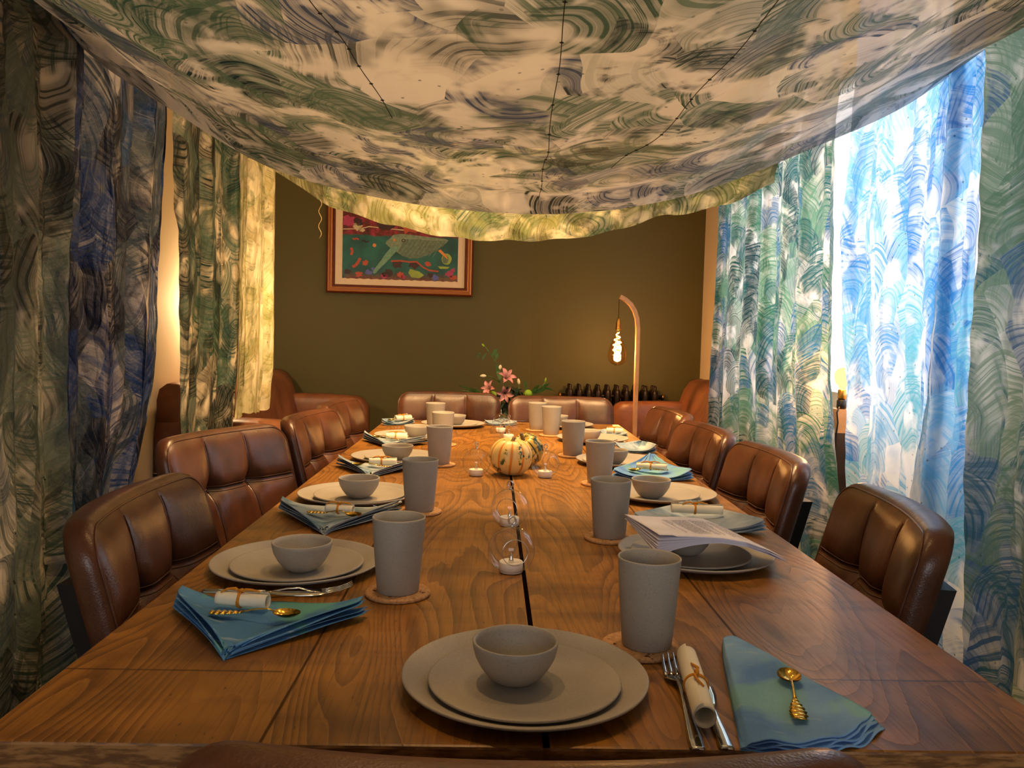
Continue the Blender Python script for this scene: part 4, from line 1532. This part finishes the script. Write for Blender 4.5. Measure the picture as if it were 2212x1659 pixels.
MAT['bulbglow'] = glow_glass('glowing globe bulb', (1.0, .66, .30, 1), 14)
MAT['amberglow'] = glow_glass('glowing amber globe bulb', (1.0, .50, .14, 1), 1.1, (1, .62, .25, 1))
MAT['downlight'] = glow_glass('frosted downlight lens', (1.0, .66, .34, 1), 2.2)
wl = empty('stand_lamp', (1.255, 2.862, 0)); tag(wl, 'small lamp with a glaring bare bulb on a dark stand in the gap between cloths', 'lamp')
MB().box((0, 0, .42), (.050, .050, .80)).build('stand', MAT['darkwood'], wl, smooth=False)
MB().box((0, 0, .012), (.14, .14, .024)).build('base', MAT['darkwood'], wl, smooth=False)
MB().box((.0, 0, .863), (.044, .044, .085)).build('wooden_block', MAT['lampwood'], wl, smooth=False)
MB().lathe([(.015, .905), (.017, .912), (.017, .935), (.012, .94)], n=20, cap0=True, cap1=True).build('socket', MAT['black'], wl)
MB().tube([(-.02, -.03, .915), (-.03, -.034, .895), (-.026, -.036, .86), (-.03, -.034, .80), (-.028, -.03, .5), (-.03, -.03, .1)], .0028, 6).build('cord', MAT['black'], wl)
MB().lathe([(.012, .94), (.0145, .945), (.0145, .972), (.011, .976)], n=20, cap0=True, cap1=True).build('lamp_holder', MAT['brass'], wl)
MB().lathe([(.010, .976), (.014, .986), (.024, .998), (.029, 1.016), (.028, 1.034), (.019, 1.049), (.0005, 1.055)], n=32).build('bulb', MAT['amberglow'], wl)
point('stand_lamp_glow', (0, 0, 1.02), 5, WARM2, .028, wl)

# wall lamp glowing through the pale cloth strip
sc_ = empty('wall_lamp', (WALL_L, 3.78, 1.16)); tag(sc_, 'small brass wall lamp glowing behind the pale yellow cloth strip', 'lamp')
MB().tube([(.001, 0, 0), (.012, 0, 0)], .035, 24).build('wall_plate', MAT['brass'], sc_)
MB().tube([(.01, 0, 0), (.06, 0, 0), (.08, 0, .02), (.08, 0, .05)], .007, 10).build('arm', MAT['brass'], sc_)
MB().lathe([(.010, .05), (.016, .062), (.027, .08), (.030, .098), (.022, .118), (.0005, .126)], (.08, 0, 0), n=28, cap0=True).build('bulb', MAT['bulbglow'], sc_)
point('wall_lamp_glow', (.08, 0, .09), 14, WARM2, .03, sc_)


# ceiling pendants, hidden above and between the canopy sheets
def pendant(x, y, z, power, label, col=WARM, rad=.045):
    r = empty('pendant_lamp', (x, y, 0)); tag(r, label, 'lamp', 'warm pendant lamps above the cloth')
    MB().tube([(0, 0, CEIL), (0, 0, z + .10)], .003, 6).build('cord', MAT['black'], r)
    MB().lathe([(.012, z + .10), (.018, z + .09), (.018, z + .055), (.013, z + .05)], n=20, cap0=True, cap1=True).build('socket', MAT['brass'], r)
    MB().lathe([(.013, z + .05), (.022, z + .035), (.034, z + .005), (.034, z - .015), (.022, z - .035), (.0005, z - .042)], n=28).build('bulb', MAT['bulbglow'], r)
    point('pendant_glow', (0, 0, z), power, col, rad, r)
    return r


pendant(-.18, 3.52, 1.86, 10, 'warm pendant lamp lighting the yellow canopy hem from behind', WARM2)


def downlight(x, y, power, label):
    r = empty('ceiling_downlight', (x, y, CEIL)); tag(r, label, 'ceiling light', 'warm downlights in the ceiling above the canopy')
    MB().lathe([(.030, -.001), (.046, -.001), (.048, -.006), (.044, -.010), (.032, -.008), (.030, -.001)], n=36).build('trim_ring', MAT['white'], r)
    MB().lathe([(.0005, -.004), (.030, -.004)], n=36).build('lens', MAT['downlight'], r)
    l = bpy.data.lights.new('downlight_beam', 'SPOT')
    l.energy = power; l.color = WARM; l.spot_size = math.radians(128); l.spot_blend = .7; l.shadow_soft_size = .03
    o = bpy.data.objects.new('downlight_beam', l); COL.objects.link(o); o.parent = r; o.location = (0, 0, -.02)


downlight(-.20, 1.15, 165, 'ceiling downlight glowing faintly through the near left of the canopy')
downlight(.28, 1.25, 165, 'ceiling downlight glowing faintly through the near right of the canopy')
downlight(-.18, 2.62, 105, 'ceiling downlight above the left of the gap between the canopies')
downlight(.30, 2.75, 105, 'ceiling downlight above the right of the gap between the canopies')

# ------------------------------------------------------------------ framed picture on the olive wall
th = math.atan2(.159, 1.631)
pic = empty('framed_picture', (-.594, 5.196, 1.385), th * .98)
tag(pic, 'gold and red framed picture of a green whale in a teal sea', 'picture')
PW, PH = .922, .72


def frame_profile():
    # (distance in from the outer edge, height off the wall)
    return [(0, 0), (0, .018), (.004, .024), (.008, .022), (.012, .030), (.018, .032), (.022, .026), (.027, .026), (.031, .032), (.036, .030), (.040, .022), (.044, .022),
            (.048, .026), (.052, .020), (.055, .012), (.055, .002)]


mb = MB()
pr = frame_profile()
P = []
for (sx, sz) in ((-1, 0), (1, 0), (1, 1), (-1, 1)):
    P.append([(sx * (PW / 2 - d), -h, (d if sz == 0 else PH - d)) for d, h in pr])
mb.grid(P, closeu=True)


def frame_mat():
    t = NT('gold and red ridged frame')
    y = t.sep(t.coord('Object'))[1]
    c = t.ramp(t.rng(y, -.034, -.012, smooth=False), [(0, srgb(214, 152, 84)), (.25, srgb(190, 120, 62)), (.45, srgb(112, 46, 24)), (.8, srgb(86, 34, 20)), (1, srgb(150, 132, 118))])
    return t.done(t.bsdf(c, .35, .35, .5))


mb.build('frame', frame_mat(), pic, smooth=False)
MB().box((0, -.006, PH / 2), (PW - .10, .008, PH - .10)).build('mat_board', plain('pale peach mat board', srgb(232, 208, 176), .8, var=.02), pic, smooth=False)


def sea_mat():
    t = NT('printed teal sea')
    co = t.coord('Object')
    n = t.noise(co, 5, 4, .6); n2 = t.noise(t.vmath('ADD', co, (3, 3, 3)), 14, 5, .7)
    z = t.sep(co)[2]
    c = t.mix(t.rng(n, .35, .65), srgb(18, 74, 74), srgb(34, 108, 100))
    low = t.rng(t.math('ADD', z, t.math('MULTIPLY', n2, .10)), .20, .13)
    c = t.mix(t.math('MULTIPLY', low, .9), c, t.ramp(n2, [(.3, srgb(46, 14, 18)), (.48, srgb(120, 44, 34)), (.56, srgb(150, 80, 40)), (.66, srgb(60, 24, 60))]))
    hi = t.rng(t.math('ADD', z, t.math('MULTIPLY', n, .05)), .385, .40)
    c = t.mix(hi, c, t.ramp(n2, [(.3, srgb(40, 16, 20)), (.5, srgb(110, 34, 30)), (.62, srgb(176, 40, 84)), (.7, srgb(60, 60, 90))]))
    return t.done(t.bsdf(c, .5, 0, .4))


pw = .725
prt = MB()
P = [[(-pw / 2 + pw * i / 40, -.0112, .093 + .0025 * math.sin(i * 2.3) + (.0 if j == 0 else .52)) for j in range(2)] for i in range(41)]
prt.grid(P)
# whale body, ribbed belly, flipper, creatures and corals drawn as flat printed shapes
whale = [(-.065, .355), (-.05, .375), (.0, .383), (.06, .380), (.13, .374), (.22, .366), (.285, .362), (.30, .352), (.27, .322), (.22, .285), (.17, .258), (.12, .238), (.06, .232),
         (.01, .246), (-.03, .272), (-.075, .300), (-.095, .318), (-.09, .335)]
belly = [(.02, .350), (.10, .352), (.20, .348), (.29, .352), (.27, .320), (.22, .283), (.17, .256), (.12, .236), (.06, .230), (.01, .244), (-.02, .270), (.0, .30)]
flip = [(-.065, .292), (-.03, .306), (-.01, .296), (-.03, .270), (-.06, .235), (-.09, .20), (-.125, .165), (-.155, .13), (-.168, .128), (-.172, .142), (-.15, .175), (-.12, .215), (-.095, .255)]
mats = [sea_mat(), plain('print sage green', srgb(122, 142, 118), .5, nscale=60, var=.2), plain('print grey green', srgb(92, 112, 92), .5, nscale=60, var=.25), plain('print sea green', srgb(108, 152, 128), .5, nscale=80, var=.2),
        plain('print orange red', srgb(178, 70, 44), .5), plain('print magenta', srgb(170, 50, 96), .5), plain('print lime', srgb(150, 168, 62), .5), plain('print violet blue', srgb(84, 92, 170), .5),
        plain('print dark maroon', srgb(54, 20, 22), .5, var=.4), plain('print cream', srgb(206, 190, 150), .5), plain('print amber', srgb(226, 140, 60), .5)]


def shape(pts, mi, lay): prt.add([(x, -.0112 - lay * .00035, z) for x, z in pts], [tuple(range(len(pts)))], mi)


def blob(cx, cz, rx, rz, mi, lay, wob=.2, n=16, seed=0, rot=0):
    q = random.Random(seed); o = []
    for i in range(n):
        a = 2 * PI * i / n; k = 1 + q.uniform(-wob, wob)
        x, z = rx * k * math.cos(a), rz * k * math.sin(a)
        o.append((cx + x * math.cos(rot) - z * math.sin(rot), cz + x * math.sin(rot) + z * math.cos(rot)))
    shape(o, mi, lay)


def ribbon(pts, w_, mi, lay):
    for a, b in zip(pts[:-1], pts[1:]):
        a, b = Vector(a), Vector(b); n = (b - a).normalized(); n = Vector((-n.y, n.x)) * w_ / 2
        shape([tuple(a - n), tuple(b - n), tuple(b + n), tuple(a + n)], mi, lay)


shape([(-.36, .396), (-.25, .402), (-.2, .418), (-.12, .412), (0, .405), (.2, .40), (.36, .404), (.36, .409), (.2, .406), (0, .411), (-.12, .418), (-.2, .424), (-.25, .408), (-.36, .402)], 9, 1)
shape(whale, 1, 2); shape(belly, 2, 3)
for k in range(9):
    a = .03 + k * .026
    ribbon([(a + .03, .350), (a + .006, .31), (a - .035, .262 - .002 * k)], .0022, 1, 4)
shape(flip, 3, 5)
blob(-.040, .343, .0085, .008, 10, 6, .05); blob(.016, .342, .012, .011, 8, 6, .05); blob(.016, .342, .006, .006, 1, 7, .05)
blob(-.165, .305, .011, .012, 10, 4, .1); blob(-.30, .29, .045, .05, 0, 2, .2, seed=2)
ribbon([(-.30, .345), (-.29, .335), (-.28, .345), (-.262, .338)], .010, 4, 4); ribbon([(-.245, .325), (-.23, .333), (-.215, .322), (-.20, .33)], .009, 8, 4)
ribbon([(-.31, .285), (-.30, .262), (-.31, .24)], .016, 4, 4); ribbon([(-.30, .165), (-.28, .175), (-.262, .20), (-.252, .222)], .018, 4, 4)
ribbon([(-.06, .21), (.0, .214), (.06, .208), (.10, .212), (.14, .18), (.18, .160), (.24, .155)], .010, 4, 5)
shape([(.06, .165), (.12, .150), (.15, .128), (.12, .108), (.07, .112), (.05, .14)], 6, 4)
blob(.29, .235, .032, .036, 6, 4, .04); blob(.283, .232, .020, .026, 2, 5, .1); shape([(.235, .285), (.275, .25), (.30, .232), (.285, .262), (.25, .296)], 10, 6)
shape([(.235, .188), (.31, .186), (.30, .174), (.25, .172)], 6, 5)
for i, (cx, cz, rx, mi) in enumerate(((-.33, .135, .02, 8), (-.26, .12, .022, 4), (-.20, .135, .02, 7), (-.22, .195, .02, 4), (-.165, .155, .016, 7), (-.08, .13, .03, 8), (-.10, .115, .02, 5), (.0, .125, .026, 4),
                                       (.02, .112, .016, 5), (.19, .13, .02, 8), (.22, .115, .022, 7), (.31, .14, .026, 5), (.335, .12, .022, 4), (.33, .165, .016, 5), (-.02, .19, .03, 8), (.09, .19, .03, 8), (.17, .20, .02, 4),
                                       (-.33, .45, .04, 5), (-.27, .45, .03, 8), (-.1, .44, .06, 8), (.05, .43, .05, 4), (-.27, .415, .03, 9), (-.245, .40, .016, 9))):
    blob(cx, cz, rx, rx * .8, mi, 3, .35, seed=i)
prt.build('print', mats, pic, smooth=False, fix=False)

# ------------------------------------------------------------------ side table, vase and bouquet behind the far chairs
stt = empty('side_table', (.10, 4.50, 0)); tag(stt, 'small dark side table behind the far end chairs carrying the flowers', 'side table')
MB().lathe([(.0005, .545), (.20, .545), (.205, .55), (.205, .562), (.20, .567), (.0005, .567)], n=48, cap0=True, cap1=True).build('tabletop', MAT['darkwood'], stt)
for k in range(3):
    a = k * 2 * PI / 3 + .3
    MB().tube([(.15 * math.cos(a), .15 * math.sin(a), 0), (.11 * math.cos(a), .11 * math.sin(a), .546)], [.012, .016], 10).build('leg', MAT['darkwood'], stt)
vase = MB().lathe([(.0005, 0), (.045, 0), (.052, .01), (.060, .06), (.052, .11), (.040, .135), (.044, .15), (.041, .15), (.036, .134), (.048, .11), (.055, .06), (.047, .012), (.0005, .008)], n=40, cap0=True, cap1=True).build('vase', plain('smoky green vase', srgb(70, 84, 66), .2, spec=.6))
vase.location = (.10, 4.50, .567); tag(vase, 'smoky green vase holding the lilies on the side table', 'vase')
bq = empty('bouquet', (.10, 4.50, .71)); tag(bq, 'loose bouquet of pink lilies, white buds and green foliage in a vase', 'flowers')
MAT['leaf'] = plain('leaf green', srgb(62, 96, 44), .5, nscale=30, var=.25)
MAT['leafd'] = plain('dark eucalyptus green', srgb(46, 66, 48), .6, nscale=30, var=.3)
MAT['lime'] = plain('lime green seed pod', srgb(140, 176, 44), .55, nscale=60, var=.2, bump=.4)
MAT['lily'] = plain('pink lily petal', srgb(214, 148, 150), .5, nscale=40, var=.2)
MAT['bud'] = plain('cream bud', srgb(238, 226, 190), .5, nscale=30, var=.08)
bo_ = Vector((.10, 4.50, .71))


def B(x, y, z): return Vector((x, y, z)) - bo_


def leaf(mb, a, b, wd, droop=.01, mi=0, twist=0.0):
    a, b = Vector(a), Vector(b); d = b - a
    side = d.cross(Vector((math.sin(twist), 1, .3))).normalized()
    P = []
    for i in range(9):
        f = i / 8
        c = a.lerp(b, f) + Vector((0, -.3, 1)).normalized() * droop * math.sin(f * PI)
        ww = wd * math.sin(min(1, f * 1.05 + .02) * PI) ** .8 if f < 1 else .0003
        P.append([c - side * ww + Vector((0, 0, .002)), c, c + side * ww + Vector((0, 0, .002))])
    mb.grid(P, mi)


def lily(c, axis, size, seed):
    q = random.Random(seed)
    axis = Vector(axis).normalized()
    e1 = axis.cross(Vector((.1, .2, 1))).normalized(); e2 = axis.cross(e1)
    mb = MB()
    for k in range(6):
        a = k * PI / 3 + q.uniform(-.15, .15)
        out = e1 * math.cos(a) + e2 * math.sin(a); sd = axis.cross(out)
        P = []
        for i in range(12):
            f = i / 11
            r_ = size * (f ** 1.25) * .95; h = size * (1.0 * math.sin(f * 2.1)) * .75
            ww = size * (.24 if k % 2 else .17) * math.sin(min(1, f * .96 + .06) * PI) ** .75 + .0004
            row = []
            for j in range(5):
                s = j / 2 - 1
                row.append(c + out * (r_ - .10 * size * s * s * 0) + axis * (h + .12 * size * s * s) + sd * ww * s)
            P.append(row)
        mb.grid(P)
    o = mb.build('lily', MAT['lily'], bq, fix=False)
    mb = MB()
    for k in range(6):
        a = k * PI / 3 + .5
        d = e1 * math.cos(a) + e2 * math.sin(a)
        mb.tube([c, c + axis * size * .6 + d * size * .12, c + axis * size * 1.0 + d * size * .28], [.0009, .0008, .0007], 5)
    mb.build('stamens', MAT['leaf'], o)


lily(B(.075, 4.48, .895), (.25, -.7, .55), .058, 1)
lily(B(.000, 4.46, .840), (-.45, -.7, .35), .050, 2)
lily(B(.072, 4.45, .830), (.1, -.9, -.2), .054, 3)
mb = MB()
stems = [[(.10, 4.5, .70), (.06, 4.5, .85), (.03, 4.5, .98), (-.015, 4.5, 1.045), (-.044, 4.5, 1.085)], [(.10, 4.5, .70), (.08, 4.5, .80), (.075, 4.48, .89)], [(.10, 4.5, .70), (.05, 4.49, .78), (.0, 4.47, .84)],
         [(.10, 4.5, .70), (.08, 4.47, .76), (.075, 4.46, .83)], [(.05, 4.5, .88), (.0, 4.5, .91), (-.03, 4.49, .915)], [(.05, 4.5, .88), (.045, 4.5, .93), (.043, 4.5, .95)], [(.10, 4.5, .70), (.16, 4.5, .76), (.20, 4.5, .80)],
         [(.10, 4.5, .70), (.18, 4.5, .78), (.26, 4.5, .83), (.30, 4.5, .89)], [(.10, 4.5, .70), (.15, 4.5, .80), (.155, 4.5, .88)], [(.10, 4.5, .70), (.0, 4.5, .77), (-.10, 4.5, .825), (-.165, 4.5, .83)], [(.10, 4.5, .70), (.05, 4.5, .76), (.01, 4.48, .80)],
         [(.10, 4.5, .58), (.10, 4.5, .72)], [(.11, 4.5, .58), (.12, 4.5, .72), (.13, 4.49, .78)]]
for s_ in stems: mb.tube([B(*p) for p in s_], .0026, 6)
mb.build('stems', MAT['leaf'], bq)
for (p, d, L_, w_) in (((-.030, 4.49, .915), (-1, 0, 0), .034, .010), ((.043, 4.5, .95), (.25, 0, 1), .030, .010), ((.155, 4.5, .872), (-.2, 0, 1), .034, .009), ((.300, 4.5, .888), (.1, 0, 1), .026, .006), ((-.044, 4.5, 1.078), (-.7, 0, .8), .020, .006)):
    p = B(*p); d = Vector(d).normalized() * L_
    MB().tube([p - d * .05, p + d * .15, p + d * .45, p + d * .8, p + d], [.002, w_ * .8, w_, w_ * .7, .001], 10).build('bud', MAT['bud'] if L_ > .028 else MAT['lime'], bq)
for (x, y, z, r_) in ((.010, 4.46, .812, .022), (.205, 4.47, .822, .024)):
    MB().lathe([(r_ * math.sin(b) * (1 + .03 * math.sin(b * 9)), -r_ * math.cos(b)) for b in np.linspace(.02, PI - .02, 18)], B(x, y, z), n=26, squash=lambda a, z_: 1 + .05 * math.sin(7 * a)).build('seed_head', MAT['lime'], bq)
q = random.Random(21)
mb = MB()
for (a, b, wd) in (((-.03, 4.5, 1.04), (-.06, 4.49, .99), .006), ((.0, 4.5, 1.02), (.03, 4.5, 1.065), .011), ((.02, 4.5, 1.0), (.035, 4.5, 1.045), .009), ((-.062, 4.5, 1.045), (-.085, 4.5, 1.005), .006), ((.03, 4.5, .96), (.055, 4.48, .87), .012),
                   ((.05, 4.5, .90), (.02, 4.49, .98), .010), ((.22, 4.5, .81), (.27, 4.47, .875), .012), ((.24, 4.5, .82), (.31, 4.48, .85), .012), ((.26, 4.5, .83), (.33, 4.48, .885), .009), ((.18, 4.5, .79), (.25, 4.46, .80), .014),
                   ((.28, 4.5, .85), (.35, 4.49, .84), .008), ((-.08, 4.5, .82), (-.16, 4.48, .805), .010), ((-.04, 4.5, .80), (-.12, 4.48, .845), .009), ((-.1, 4.5, .825), (-.18, 4.5, .855), .005), ((.20, 4.5, .83), (.18, 4.49, .90), .008)):
    leaf(mb, B(*a), B(*b), wd, .006)
mb.build('leaves', MAT['leaf'], bq, fix=False)
mb = MB()
for i in range(150):
    a = Vector((q.gauss(.10, .045), q.gauss(4.49, .03), q.uniform(.70, .835)))
    if a.z > .80: a.x = q.gauss(.12, .035)
    d = Vector((q.gauss(0, 1), q.gauss(-.4, .6), q.gauss(.5, .8))).normalized() * q.uniform(.025, .05)
    leaf(mb, a - bo_, a + d - bo_, q.uniform(.004, .009), .004, twist=q.uniform(-1, 1))
mb.build('foliage', MAT['leafd'], bq, fix=False)
